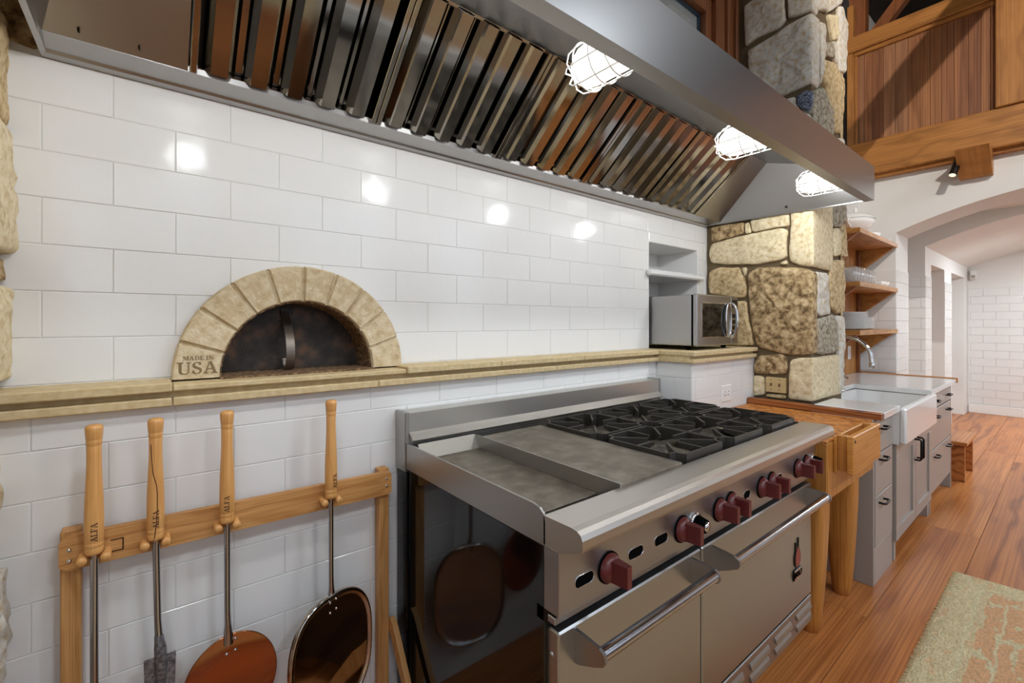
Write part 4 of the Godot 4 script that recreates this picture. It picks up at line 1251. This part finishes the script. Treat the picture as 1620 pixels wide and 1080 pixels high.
func niche_things():
	var s := thing("niche_shelf", "pale stone shelf with rounded front in the wall niche", "shelf")
	put("slab", bx(Vector3(2.3355, 1.612, -0.39), Vector3(2.8845, 1.645, -0.1)), M.tile, s)
	put("nosing", bx(Vector3(2.3, 1.611, -0.1), Vector3(2.915, 1.646, -0.058), 0.009), M.tile, s)
	var t := thing("microwave", "stainless steel microwave oven with curved chrome handle in the niche", "microwave")
	put("case", bx(Vector3(2.35, 1.199, -0.3), Vector3(2.84, 1.487, 0.162), 0.004), M.steel_upright, t)
	put("seam", bx(Vector3(2.352, 1.201, 0.161), Vector3(2.838, 1.485, 0.168)), M.black, t)
	var d := put("door", bx(Vector3(2.35, 1.197, 0.168), Vector3(2.75, 1.489, 0.195), 0.006), M.steel_upright, t)
	put("window", bx(Vector3(2.405, 1.248, 0.194), Vector3(2.69, 1.44, 0.1965), 0.001), M.oven_glass, d)
	var fr := B.new()
	for r in [[2.4, 2.695, 1.244, 1.249], [2.4, 2.695, 1.439, 1.443], [2.4, 2.405, 1.244, 1.443], [2.69, 2.695, 1.244, 1.443]]:
		fr.box(Vector3(r[0], r[2], 0.1945), Vector3(r[1], r[3], 0.1975))
	put("window_rim", fr, M.chrome, d)
	var pts := []
	for k in 17:
		var g := -PI / 2 + PI * k / 16.0
		pts.append(Vector3(2.725, 1.343 + sin(g) * 0.1, 0.196 + pow(cos(g), 0.6) * 0.045))
	var b := B.new()
	b.tube(pts, 0.0085, 12)
	put("handle", b, M.chrome, d)
	pts = []
	for k in 28:
		var g := TAU * k / 28
		pts.append(Vector3(2.708 + cos(g) * 0.03, 1.343 + signf(sin(g)) * pow(absf(sin(g)), 0.7) * 0.098, 0.1975))
	b = B.new()
	b.tube(pts, 0.006, 8, 1, true)
	put("handle_rim", b, M.chrome, d)
	var cp := put("control_column", bx(Vector3(2.752, 1.199, 0.168), Vector3(2.84, 1.487, 0.192), 0.004), M.steel_upright, t)
	put("display", bx(Vector3(2.764, 1.42, 0.191), Vector3(2.832, 1.468, 0.1935)), M.oven_glass, cp)
	for k in 4:
		put("key_row", bx(Vector3(2.766, 1.25 + k * 0.036, 0.191), Vector3(2.83, 1.274 + k * 0.036, 0.193)), M.dark_metal, cp)
	for x in [2.39, 2.8]:
		for z in [-0.25, 0.12]:
			b = B.new()
			b.lathe([Vector2(0, 1.174), Vector2(0.014, 1.174), Vector2(0.016, 1.199), Vector2(0, 1.199)], Transform3D(Basis.IDENTITY, Vector3(x, 0, z)), 12)
			put("foot", b, M.black, t)
	# sockets
	t = thing("wall_outlet", "white double power outlet on the tiled pier", "outlet")
	put("plate", bx(Vector3(2.577, 0.868, 0.214), Vector3(2.695, 0.963, 0.221), 0.003), M.white_plastic, t)
	for x in [2.615, 2.655]:
		var o := put("socket", pr(slot_shape(x, 0.915, 0.032, 0.03), 2, 0.22, 0.2225), M.white_plastic, t)
		for y in [0.905, 0.924]:
			put("pin_hole", bx(Vector3(x - 0.006, y, 0.222), Vector3(x + 0.006, y + 0.0035, 0.223)), M.black, o)
	t = thing("switch_plate", "tan double switch plate set in the stone pillar", "switch")
	put("plate", bx(Vector3(2.99, 0.9, 0.292), Vector3(3.03, 0.992, 0.404), 0.003), M.tan_plastic, t)
	for z in [0.325, 0.372]:
		put("toggle", bx(Vector3(2.98, 0.94, z - 0.004), Vector3(2.992, 0.958, z + 0.004), 0.001), M.tan_dark, t)
		for y in [0.916, 0.978]:
			put("screw", bx(Vector3(2.988, y, z - 0.003), Vector3(2.991, y + 0.005, z + 0.003)), M.tan_dark, t)

func butcher_block():
	var t := thing("butcher_block", "thick maple butcher block table on tapered legs beside the range", "table")
	put("block", bx(Vector3(2.215, 0.578, 0.225), Vector3(2.9, 0.822, 0.85), 0.006), M.block_wood, t)
	put("top_surface", bx(Vector3(2.217, 0.82, 0.227), Vector3(2.898, 0.829, 0.848), 0.003), M.block_top, t)
	var b := B.new()
	for x in [2.23, 2.66]:
		for z in [0.26, 0.7]:
			b = B.new()
			var c := Vector3(x + 0.065, 0, z + 0.06)
			var rings := []
			for d in [[0.58, 0.062, 8.0], [0.45, 0.062, 6.0], [0.3, 0.058, 4.0], [0.12, 0.05, 2.6], [0.02, 0.043, 2.1], [FL + 0.004, 0.038, 2.0], [FL, 0.034, 2.0]]:
				var ring := []
				for k in 24:
					var g := TAU * k / 24
					ring.append(c + Vector3(signf(cos(g)) * pow(absf(cos(g)), 2.0 / d[2]) * d[1], d[0], signf(sin(g)) * pow(absf(sin(g)), 2.0 / d[2]) * d[1]))
				rings.append(ring)
			b.smooth(1)
			for i in rings.size() - 1:
				for k in 24:
					b.quad_out(rings[i][k], rings[i][(k + 1) % 24], rings[i + 1][(k + 1) % 24], rings[i + 1][k], (rings[i][k] + rings[i][(k + 1) % 24]) * 0.5 - Vector3(c.x, rings[i][k].y, c.z))
			b.smooth(-1)
			for k in 24: b.tri_out(Vector3(c.x, FL, c.z), rings[-1][k], rings[-1][(k + 1) % 24], Vector3.DOWN)
			put("leg", b, M.block_wood, t)
	t = thing("knife_box", "slotted maple knife box bolted to the front of the butcher block", "knife holder")
	put("front_board", bx(Vector3(2.285, 0.69, 0.896), Vector3(2.7, 0.852, 0.922), 0.004), M.block_wood_flat, t)
	put("back_board", bx(Vector3(2.285, 0.69, 0.8505), Vector3(2.7, 0.845, 0.862), 0.002), M.block_wood_flat, t)
	put("spacer", bx(Vector3(2.29, 0.7, 0.862), Vector3(2.325, 0.85, 0.896), 0.002), M.block_wood, t)
	put("spacer", bx(Vector3(2.66, 0.7, 0.862), Vector3(2.695, 0.85, 0.896), 0.002), M.block_wood, t)
	for x in [2.305, 2.68]:
		b = B.new()
		b.lathe([Vector2(0.007, 0), Vector2(0.006, 0.002), Vector2(0, 0.002)], Transform3D(Basis(Vector3.RIGHT, PI / 2), Vector3(x, 0.83, 0.922)), 12)
		put("bolt", b, M.dark_metal, t)
	t = thing("wood_lip", "dark striped wooden edge board between butcher block and white counter", "board")
	put("board", bx(Vector3(2.902, 0.829, 0.218), Vector3(2.956, 0.863, 0.882), 0.003), M.lip_wood, t)

func pull(parent: Node, p: Vector3, vertical := false, l := 0.09):
	var b := B.new()
	var d := Vector3.UP if vertical else Vector3.RIGHT
	var a := p - d * l * 0.5
	var c := p + d * l * 0.5
	var o := Vector3(0, 0, 0.032)
	b.tube([a, a + o * 0.8, a + o + d * 0.008, c + o - d * 0.008, c + o * 0.8, c], 0.0058, 8)
	put("pull", b, M.dark_metal, parent)

func drawer_front(parent: Node, x0: float, x1: float, y0: float, y1: float, z: float, n := "drawer") -> Node:
	return put(n, bx(Vector3(x0, y0, z - 0.02), Vector3(x1, y1, z + 0.004), 0.003), M.cabinet, parent)

func counter_run():
	var zf := 0.85
	var t := thing("drawer_cabinet", "narrow grey drawer cabinet next to the butcher block", "cabinet", "grey base cabinets")
	put("carcass", bx(Vector3(2.915, 0.08, 0.58), Vector3(3.28, 0.829, zf - 0.02)), M.cabinet, t)
	put("side_panel", bx(Vector3(2.9, FL, 0.57), Vector3(2.918, 0.829, zf), 0.002), M.cabinet, t)
	put("side_panel", bx(Vector3(3.262, FL, 0.57), Vector3(3.28, 0.829, zf), 0.002), M.cabinet, t)
	for d in [[0.648, 0.822, 0.775], [0.43, 0.64, 0.612], [0.165, 0.424, 0.385]]:
		var f := drawer_front(t, 2.922, 3.262, d[0], d[1], zf)
		pull(f, Vector3(3.03, d[2], zf))
	put("plinth", bx(Vector3(2.92, FL, 0.75), Vector3(3.27, 0.158, zf), 0.002), M.cabinet, t)
	t = thing("sink_cabinet", "grey double door cabinet under the farmhouse sink", "cabinet", "grey base cabinets")
	put("carcass", bx(Vector3(3.3, 0.08, 0.58), Vector3(4.3, 0.64, zf - 0.02)), M.cabinet, t)
	for k in 2:
		var x0: float = [3.305, 3.805][k]
		var d := drawer_front(t, x0, x0 + 0.49, 0.085, 0.638, zf, "door")
		var fr := B.new()
		for r in [[0.0, 0.49, 0.0, 0.07], [0.0, 0.49, 0.483, 0.553], [0.0, 0.07, 0.07, 0.483], [0.42, 0.49, 0.07, 0.483]]:
			fr.box(Vector3(x0 + r[0], 0.085 + r[2], zf), Vector3(x0 + r[1], 0.085 + r[3], zf + 0.014), 0.002)
		put("door_frame", fr, M.cabinet, d)
		pull(d, Vector3(x0 + (0.46 if k == 0 else 0.03), 0.53, zf + 0.014), true, 0.13)
	for x in [3.31, 4.25]:
		put("foot", bx(Vector3(x, FL, 0.78), Vector3(x + 0.045, 0.09, zf), 0.002), M.cabinet, t)
	t = thing("wide_drawer_cabinet", "wide grey drawer cabinet at the far end of the counter", "cabinet", "grey base cabinets")
	put("carcass", bx(Vector3(4.32, 0.08, 0.25), Vector3(5.16, 0.829, zf - 0.02)), M.cabinet, t)
	put("side_panel", bx(Vector3(5.155, FL, 0.25), Vector3(5.18, 0.829, zf + 0.004), 0.002), M.cabinet, t)
	put("side_panel", bx(Vector3(4.3, FL, 0.25), Vector3(4.322, 0.829, zf + 0.004), 0.002), M.cabinet, t)
	for d in [[0.7, 0.81, 0.755], [0.41, 0.69, 0.64], [0.1, 0.4, 0.35]]:
		var f := drawer_front(t, 4.335, 5.145, d[0], d[1], zf)
		for x in [4.5, 4.98]: pull(f, Vector3(x, d[2], zf))
	put("plinth", bx(Vector3(4.33, FL, 0.7), Vector3(5.15, 0.09, 0.74)), M.cabinet, t)
	# worktop
	t = thing("worktop", "white polished stone worktop around the farmhouse sink", "countertop")
	put("slab", bx(Vector3(2.958, 0.83, 0.565), Vector3(3.283, 0.865, 0.885), 0.003), M.counter, t)
	put("slab", bx(Vector3(3.63, 0.83, 0.21), Vector3(4.165, 0.865, 0.448), 0.003), M.counter, t)
	put("slab", bx(Vector3(4.167, 0.83, 0.21), Vector3(5.182, 0.865, 0.885), 0.003), M.counter, t)
	put("end_strip", bx(Vector3(5.183, 0.832, 0.215), Vector3(5.205, 0.873, 0.892), 0.002), M.block_wood_flat, t)
	t = thing("farmhouse_sink", "white fireclay apron front sink set in the worktop", "sink")
	var b := B.new()
	b.box(Vector3(3.285, 0.645, 0.876), Vector3(4.16, 0.85, 0.912), 0.01)
	put("apron", b, M.porcelain, t)
	b = B.new()
	b.box(Vector3(3.285, 0.645, 0.472), Vector3(3.312, 0.829, 0.88))
	b.box(Vector3(4.135, 0.645, 0.472), Vector3(4.16, 0.829, 0.88))
	b.box(Vector3(3.285, 0.645, 0.45), Vector3(4.16, 0.829, 0.475))
	b.box(Vector3(3.285, 0.642, 0.45), Vector3(4.16, 0.66, 0.88))
	put("basin", b, M.porcelain, t)
	b = B.new()
	b.lathe([Vector2(0.045, 0), Vector2(0.04, 0.004), Vector2(0.025, 0.003), Vector2(0, 0.003)], Transform3D(Basis.IDENTITY, Vector3(3.7, 0.66, 0.66)), 20)
	put("drain", b, M.chrome, t)
	# tap
	t = thing("gooseneck_tap", "chrome gooseneck tap arching out over the sink", "tap")
	var pts := [Vector3(3.75, 0.8655, 0.34), Vector3(3.75, 1.05, 0.34)]
	for k in 13:
		var g := PI - PI * 0.92 * k / 12.0
		pts.append(Vector3(3.75, 1.08 + sin(g) * 0.155, 0.495 + cos(g) * 0.155))
	pts.append(Vector3(3.75, 1.04, 0.652))
	b = B.new()
	b.tube(pts, 0.0125, 14)
	put("spout", b, M.chrome, t)
	b = B.new()
	b.lathe([Vector2(0, 0), Vector2(0.016, 0), Vector2(0.017, 0.03), Vector2(0.0125, 0.035)], Transform3D(Basis.IDENTITY, Vector3(3.75, 1.025, 0.652)), 14)
	put("nozzle", b, M.chrome, t)
	b = B.new()
	b.lathe([Vector2(0.03, 0.8655), Vector2(0.028, 0.875), Vector2(0.015, 0.885), Vector2(0.0125, 0.9)], Transform3D(Basis.IDENTITY, Vector3(3.75, 0, 0.34)), 18)
	put("base", b, M.chrome, t)
	t = thing("tap_valve", "ornate chrome tap handle standing on the worktop by the stone", "tap")
	b = B.new()
	b.lathe([Vector2(0.026, 0.865), Vector2(0.024, 0.873), Vector2(0.012, 0.885), Vector2(0.009, 0.91), Vector2(0.014, 0.925), Vector2(0.016, 0.94), Vector2(0.011, 0.952), Vector2(0.017, 0.965), Vector2(0.018, 0.985), Vector2(0.01, 1.0), Vector2(0, 1.002)], Transform3D(Basis.IDENTITY, Vector3(3.68, 0, 0.5)), 16)
	put("stem", b, M.chrome, t)
	b = B.new()
	b.tube([Vector3(3.68, 0.96, 0.5), Vector3(3.62, 0.968, 0.53), Vector3(3.58, 0.966, 0.56)], [0.006, 0.005, 0.007], 8)
	put("lever", b, M.chrome, t)

func open_shelves():
	var t := thing("shelf_backing", "vertical oak boards backing the open shelves", "panel")
	for k in 9:
		put("board", bx(Vector3(3.72 + 0.155 * k + 0.001, 0.866, 0.206), Vector3(3.875 + 0.155 * k - 0.001, 2.2, 0.224), 0.002), M.beam_upright, t)
	put("corner_batten", bx(Vector3(5.12, 0.866, 0.206), Vector3(5.15, 2.2, 0.25), 0.003), M.dark_wood, t)
	var ys := [2.0, 1.6, 1.235]
	var nm := ["highest open oak shelf carrying white serving dishes", "middle open oak shelf carrying drinking glasses", "lowest open oak shelf carrying stacked plates"]
	for k in 3:
		t = thing("wall_shelf", nm[k], "shelf", "open oak shelves above the sink")
		put("plank", bx(Vector3(4.1, ys[k], 0.225), Vector3(5.235, ys[k] + 0.036, 0.502), 0.002), M.shelf_wood, t)
		for x in [4.103, 5.17]:
			put("bracket", pr([0.225, ys[k], 0.485, ys[k], 0.225, ys[k] - 0.21], 0, x, x + 0.032), M.dark_wood if x < 4.5 else M.shelf_wood, t)
	t = thing("upper_bracket", "short oak bracket block above the serving dishes", "bracket")
	put("block", pr([0.225, 2.33, 0.44, 2.33, 0.44, 2.29, 0.225, 2.1], 0, 4.1, 4.2), M.shelf_wood, t)
	# plates on the lowest shelf
	for st in [[4.36, 0.362, 0.128, 13, "large white dinner plate in the taller stack on the lowest shelf", "dinner plates in the tall stack"], [4.66, 0.362, 0.1, 9, "small white plate in the shorter stack on the lowest shelf", "small plates in the short stack"]]:
		var b := B.new()
		var r: float = st[2]
		b.lathe([Vector2(0, 0), Vector2(r * 0.6, 0), Vector2(r * 0.66, 0.003), Vector2(r, 0.0135), Vector2(r, 0.016), Vector2(r * 0.68, 0.007), Vector2(r * 0.6, 0.0045), Vector2(0, 0.0045)], Transform3D.IDENTITY, 36)
		var me := b.done()
		for k in st[3]:
			var p := put("plate", me, M.porcelain)
			p.position = Vector3(st[0] + rng.randf_range(-0.002, 0.002), 1.271 + 0.0105 * k, st[1] + rng.randf_range(-0.002, 0.002))
			var end: String = "topmost " if k == st[3] - 1 else "bottom " if k == 0 else ""
			tag(p, end + st[4], "plate", st[5])
	# glasses on the middle shelf
	var gb := B.new()
	gb.lathe([Vector2(0, 0), Vector2(0.026, 0), Vector2(0.033, 0.115), Vector2(0.0312, 0.115), Vector2(0.0245, 0.008), Vector2(0, 0.008)], Transform3D.IDENTITY, 20)
	var gm := gb.done()
	for k in 8:
		for z in [0.29, 0.365, 0.44]:
			var g := put("drinking_glass", gm, M.glass)
			g.position = Vector3(4.15 + 0.074 * k, 1.6365, z)
			tag(g, "clear drinking glass in the %s row on the middle shelf" % ("back" if z < 0.3 else "middle" if z < 0.4 else "front"), "glass", "drinking glasses on the middle shelf")
	var bb := B.new()
	bb.lathe([Vector2(0, 0), Vector2(0.03, 0), Vector2(0.045, 0.02), Vector2(0.052, 0.045), Vector2(0.05, 0.045), Vector2(0.042, 0.02), Vector2(0.028, 0.005), Vector2(0, 0.005)], Transform3D.IDENTITY, 24)
	var bm := bb.done()
	for k in 3:
		for z in [0.31, 0.43]:
			var g := put("small_bowl", bm, M.glass if k == 0 else M.porcelain)
			g.position = Vector3(4.82 + 0.115 * k, 1.6365, z)
			tag(g, ["clear glass bowl beside the drinking glasses, ", "small white bowl next to the glass bowls, ", "small white bowl at the arch wall end, "][k] + ("back row" if z < 0.4 else "front row"), "bowl", ["glass bowls on the middle shelf", "white bowls on the middle shelf", "white bowls on the middle shelf"][k])
	# serving dishes on the highest shelf
	t = thing("soup_tureen", "white porcelain lidded tureen with curved handles on the highest shelf", "tureen")
	var b2 := B.new()
	var xf := Transform3D(Basis.from_scale(Vector3(1.2, 1.12, 0.9)), Vector3(4.56, 2.037, 0.36))
	b2.lathe([Vector2(0, 0), Vector2(0.07, 0), Vector2(0.06, 0.012), Vector2(0.1, 0.045), Vector2(0.135, 0.09), Vector2(0.14, 0.12), Vector2(0.13, 0.12), Vector2(0, 0.115)], xf, 32)
	put("bowl", b2, M.porcelain, t)
	b2 = B.new()
	b2.lathe([Vector2(0.143, 0.121), Vector2(0.135, 0.132), Vector2(0.1, 0.158), Vector2(0.05, 0.172), Vector2(0.014, 0.176), Vector2(0.01, 0.186), Vector2(0.017, 0.2), Vector2(0.01, 0.214), Vector2(0, 0.216)], xf, 32)
	put("lid", b2, M.porcelain, t)
	for s in [-1, 1]:
		b2 = B.new()
		b2.tube([xf * Vector3(s * 0.128, 0.1, 0), xf * Vector3(s * 0.165, 0.115, 0), xf * Vector3(s * 0.172, 0.085, 0), xf * Vector3(s * 0.115, 0.06, 0)], 0.008, 8)
		put("handle", b2, M.porcelain, t)
	t = thing("gravy_boat", "white porcelain gravy boat on a saucer near the arch wall", "gravy boat")
	xf = Transform3D(Basis.from_scale(Vector3(1.5, 1, 0.8)), Vector3(4.89, 2.037, 0.4))
	b2 = B.new()
	b2.lathe([Vector2(0, 0), Vector2(0.06, 0), Vector2(0.095, 0.012), Vector2(0.095, 0.015), Vector2(0.05, 0.008), Vector2(0.03, 0.012), Vector2(0.05, 0.03), Vector2(0.07, 0.06), Vector2(0.066, 0.06), Vector2(0.045, 0.034), Vector2(0, 0.02)], xf, 28)
	put("boat", b2, M.porcelain, t)
	b2 = B.new()
	b2.tube([xf * Vector3(0.066, 0.058, 0), xf * Vector3(0.1, 0.075, 0), xf * Vector3(0.098, 0.045, 0), xf * Vector3(0.055, 0.03, 0)], 0.006, 8)
	put("handle", b2, M.porcelain, t)
	t = thing("serving_platter", "white oval porcelain platter at the end of the highest shelf", "platter")
	b2 = B.new()
	b2.lathe([Vector2(0, 0), Vector2(0.07, 0), Vector2(0.11, 0.02), Vector2(0.11, 0.024), Vector2(0.07, 0.006), Vector2(0, 0.006)], Transform3D(Basis.from_scale(Vector3(0.85, 1, 1.05)), Vector3(5.12, 2.037, 0.37)), 32)
	put("dish", b2, M.porcelain, t)
	t = thing("backboard_outlet", "small white outlet plate on the oak boards above the worktop", "outlet")
	put("plate", bx(Vector3(4.86, 1.0, 0.224), Vector3(4.94, 1.12, 0.23), 0.002), M.white_plastic, t)
	put("socket", bx(Vector3(4.885, 1.03, 0.229), Vector3(4.915, 1.09, 0.232), 0.001), M.white_plastic, t)

func rug():
	var w := 768
	var h := 256
	var im := Image.create(w, h, false, Image.FORMAT_RGB8)
	var n1 := noise(0.03, 4, 91)
	var n2 := noise(0.25, 2, 92)
	var n3 := noise(0.02, 2, 93)
	var base := Color(0.9, 0.83, 0.65)
	var olive := Color(0.82, 0.75, 0.56)
	var orange := Color(0.88, 0.62, 0.43)
	var pale := Color(0.88, 0.83, 0.66)
	for y in h:
		for x in w:
			var mx := (1.0 - float(x) / w) * 3.63          # metres from the far end
			var mz := float(y) / h * 1.0                   # metres from the edge by the range
			var e := minf(mz, minf(1.0 - mz, minf(mx * 0.8, (3.63 - mx) * 0.8)))
			var wob := n3.get_noise_2d(x, y) * 0.004
			var c := base.lerp(olive, clampf(0.5 + n1.get_noise_2d(x * 1.3, y * 4.0), 0, 1))
			e += wob
			if e > 0.105 and e < 0.115: c = pale
			elif e > 0.125 and e < 0.13: c = pale.lerp(orange, 0.3)
			elif e >= 0.14:
				var bx_ := posmod(int(mx * 9.0 + n1.get_noise_2d(x, y) * 0.8), 3)
				var bz := posmod(int(mz * 11.0 + 0.4), 3)
				c = c.lerp(orange, 0.75) if (bx_ != 1 or bz != 1) and n1.get_noise_2d(x * 0.9 + 70, y * 1.8) > -0.22 else pale.lerp(olive, 0.3)
				if e > 0.2 and e < 0.208: c = pale
			elif n1.get_noise_2d(x * 0.8 + 200, y * 2.0) > 0.3: c = c.lerp(orange, 0.35)
			c = c.lerp(Color(0.5, 0.47, 0.34), clampf(n2.get_noise_2d(x, y * 1.0) * 0.35 + 0.12, 0, 0.4))
			im.set_pixel(x, y, c)
	var m := mat("rug", Color.WHITE, 0.95)
	m.albedo_texture = ImageTexture.create_from_image(im)
	bump(m, bump_tex(noise(0.2, 2, 94), 4.0), 0.5)
	m.rim_enabled = true
	m.rim = 0.3
	var t := thing("rug", "faded beige and orange patterned wool rug on the pine floor", "rug")
	var st := SurfaceTool.new()
	st.begin(Mesh.PRIMITIVE_TRIANGLES)
	st.set_smooth_group(1)
	var nu := 140
	var nv := 40
	var p := func(i: int, j: int) -> Vector3:
		var u := float(i) / nu
		var v := float(j) / nv
		var x := lerpf(-0.2, 3.43 + 0.09 * v * 1.0, u)
		var z := lerpf(1.09 + 0.004 * sin(u * 60.0) + 0.0035 * sin(u * 173.0), 2.1, v)
		var up := 0.011 + 0.001 * sin(u * 41.0) * cos(v * 17.0)
		if i == 0 or j == 0 or i == nu or j == nv: up = 0.001
		return Vector3(x, FL + up, z)
	for i in nu:
		for j in nv:
			for k in [[0, 0], [1, 0], [1, 1], [0, 0], [1, 1], [0, 1]]:
				st.set_uv(Vector2(float(i + k[0]) / nu, float(j + k[1]) / nv))
				st.add_vertex(p.call(i + k[0], j + k[1]))
	st.generate_normals()
	st.generate_tangents()
	put("pile", st.commit(), m, t)
	var b := B.new()
	var r := RandomNumberGenerator.new()
	r.seed = 17
	for k in 390:
		var x := -0.2 + 3.62 * k / 390.0
		b.tube([Vector3(x, FL + 0.006, 1.096), Vector3(x + r.randf_range(-0.004, 0.004), FL + 0.004, 1.083 + r.randf_range(-0.004, 0.003))], 0.0028, 4)
	var fr := put("selvedge", b, M.ledge_stone, t)
	fr.set_meta("kind", "stuff")

func room_lamps():
	var k := 0
	for p in [Vector3(-0.8, 4.3, 4.2), Vector3(1.4, 4.3, 4.2), Vector3(3.6, 4.3, 4.2)]:  # unseen lamps added as soft fill for the kitchen
		var t := thing("fill_panel_lamp", ["added square fill lamp above the rack end of the kitchen", "added square fill lamp above the range", "added square fill lamp nearest the loft"][k], "lamp", "added square fill lamps")
		put("lamp_frame", bx(p + Vector3(-0.34, 0.0, -0.34), p + Vector3(0.34, 0.05, 0.34), 0.006), M.dark_metal, t)
		put("lamp_diffuser", bx(p + Vector3(-0.3, -0.008, -0.3), p + Vector3(0.3, 0.002, 0.3), 0.002), M.panel_lamp, t)
		put("lamp_stem", bx(p + Vector3(-0.012, 0.05, -0.012), p + Vector3(0.012, 0.6, 0.012)), M.dark_metal, t)
		var a := AreaLight3D.new()
		a.name = "fill_lamp_light_%d" % k
		a.area_size = Vector2(0.6, 0.6)
		a.light_energy = 6.5
		a.light_color = Color(0.91, 0.955, 1.0)
		a.shadow_enabled = true
		a.area_range = 12.0
		add_child(a)
		a.position = p + Vector3(0, -0.012, 0)
		a.rotation = Vector3(-PI / 2, 0, 0)
		k += 1
	k = 0
	for p in [Vector3(6.17, 2.45, 2.0), Vector3(8.2, 2.4, 1.76)]:
		var t := thing("hall_ceiling_lamp", ["flat white ceiling lamp between the two arches", "flat white lamp under the hall vault"][k], "lamp", "hall ceiling lamps")
		put("lamp_diffuser", bx(p + Vector3(-0.2, -0.02, -0.2), p + Vector3(0.2, 0.02, 0.2), 0.004), M.panel_lamp, t)
		var a := AreaLight3D.new()
		a.name = "hall_lamp_light_%d" % k
		a.area_size = Vector2(0.4, 0.4)
		a.light_energy = [2.6, 6.5][k]
		a.light_color = Color(0.93, 0.97, 1.0)
		a.shadow_enabled = true
		a.area_range = 10.0
		add_child(a)
		a.position = p + Vector3(0, -0.024, 0)
		a.rotation = Vector3(-PI / 2, 0, 0)
		k += 1
	# a high spotlight that throws the added brace's shadow on the loft boards
	spot("track_spotlight", "black spotlight high in the room aimed at the loft", Vector3(1.0, 4.55, 3.0), Vector3(4.9, 3.4, 0.65), 15.0, 24.0)
	spot("beam_spotlight", "black cylindrical spotlight hanging under the loft beam", Vector3(5.1, 2.62, 0.9), Vector3(4.88, 2.1, 0.78), 0.18, 40.0)

func spot(n: String, label: String, p: Vector3, to: Vector3, energy: float, angle: float):
	var t := thing(n, label, "lamp")
	var d := (to - p).normalized()
	var b := B.new()
	b.tube([p - d * 0.05, p + d * 0.11], 0.026, 18)
	put("lamp_housing", b, M.dark_metal, t)
	b = B.new()
	b.tube([p + d * 0.11, p + d * 0.113], 0.021, 16)
	put("lamp_lens", b, M.warm_lamp, t)
	b = B.new()
	b.tube([p - d * 0.02, p - d * 0.02 + Vector3(0, 0.09, 0)], 0.008, 8)
	put("lamp_stem", b, M.dark_metal, t)
	var l := SpotLight3D.new()
	l.name = n + "_light"
	l.light_energy = energy
	l.light_color = Color(1.0, 0.965, 0.92)
	l.light_size = 0.02
	l.spot_range = 12.0
	l.spot_angle = angle
	l.spot_attenuation = 2.0
	l.spot_angle_attenuation = 0.6
	l.shadow_enabled = true
	add_child(l)
	l.look_at_from_position(p + d * 0.13, to, Vector3.UP)

func small_things():
	var t := thing("step_stool", "small reddish wooden step stool at the end of the counter", "stool")
	put("tread", bx(Vector3(5.36, 0.285, 0.72), Vector3(5.95, 0.315, 0.93), 0.004), M.floor_board_0, t)
	put("side_board", bx(Vector3(5.4, FL, 0.74), Vector3(5.44, 0.285, 0.91), 0.003), M.floor_board_1, t)
	put("side_board", bx(Vector3(5.86, FL, 0.74), Vector3(5.9, 0.285, 0.91), 0.003), M.floor_board_1, t)
	put("back_wedge", pr([5.5, 0.315, 5.95, 0.315, 5.5, 0.44], 2, 0.7, 0.73), M.floor_board_3, t)
	t = thing("globe_sconce", "small warm white globe lamp beside the loft beam", "lamp")
	var b := B.new()
	b.lathe([Vector2(0, -0.045), Vector2(0.03, -0.035), Vector2(0.045, -0.01), Vector2(0.045, 0.01), Vector2(0.03, 0.035), Vector2(0, 0.045)], Transform3D(Basis.IDENTITY, Vector3(5.05, 2.85, 0.2)), 20)
	put("lamp_globe", b, M.warm_lamp, t)
	put("lamp_plate", bx(Vector3(5.09, 2.81, 0.16), Vector3(5.126, 2.89, 0.24), 0.003), M.dark_metal, t)
	t = thing("added_island", "added grey island with a white top behind the viewer, for the steel to mirror", "island")  # unseen island added so the steel fronts mirror something grey
	put("body", bx(Vector3(0.4, FL, 2.75), Vector3(3.6, 0.83, 3.55), 0.004), M.cabinet, t)
	put("worktop", bx(Vector3(0.35, 0.831, 2.7), Vector3(3.65, 0.868, 3.6), 0.004), M.counter, t)
	for k in 5:
		put("door", bx(Vector3(0.44 + 0.63 * k, 0.1, 2.732), Vector3(1.04 + 0.63 * k, 0.8, 2.749), 0.003), M.cabinet, t)
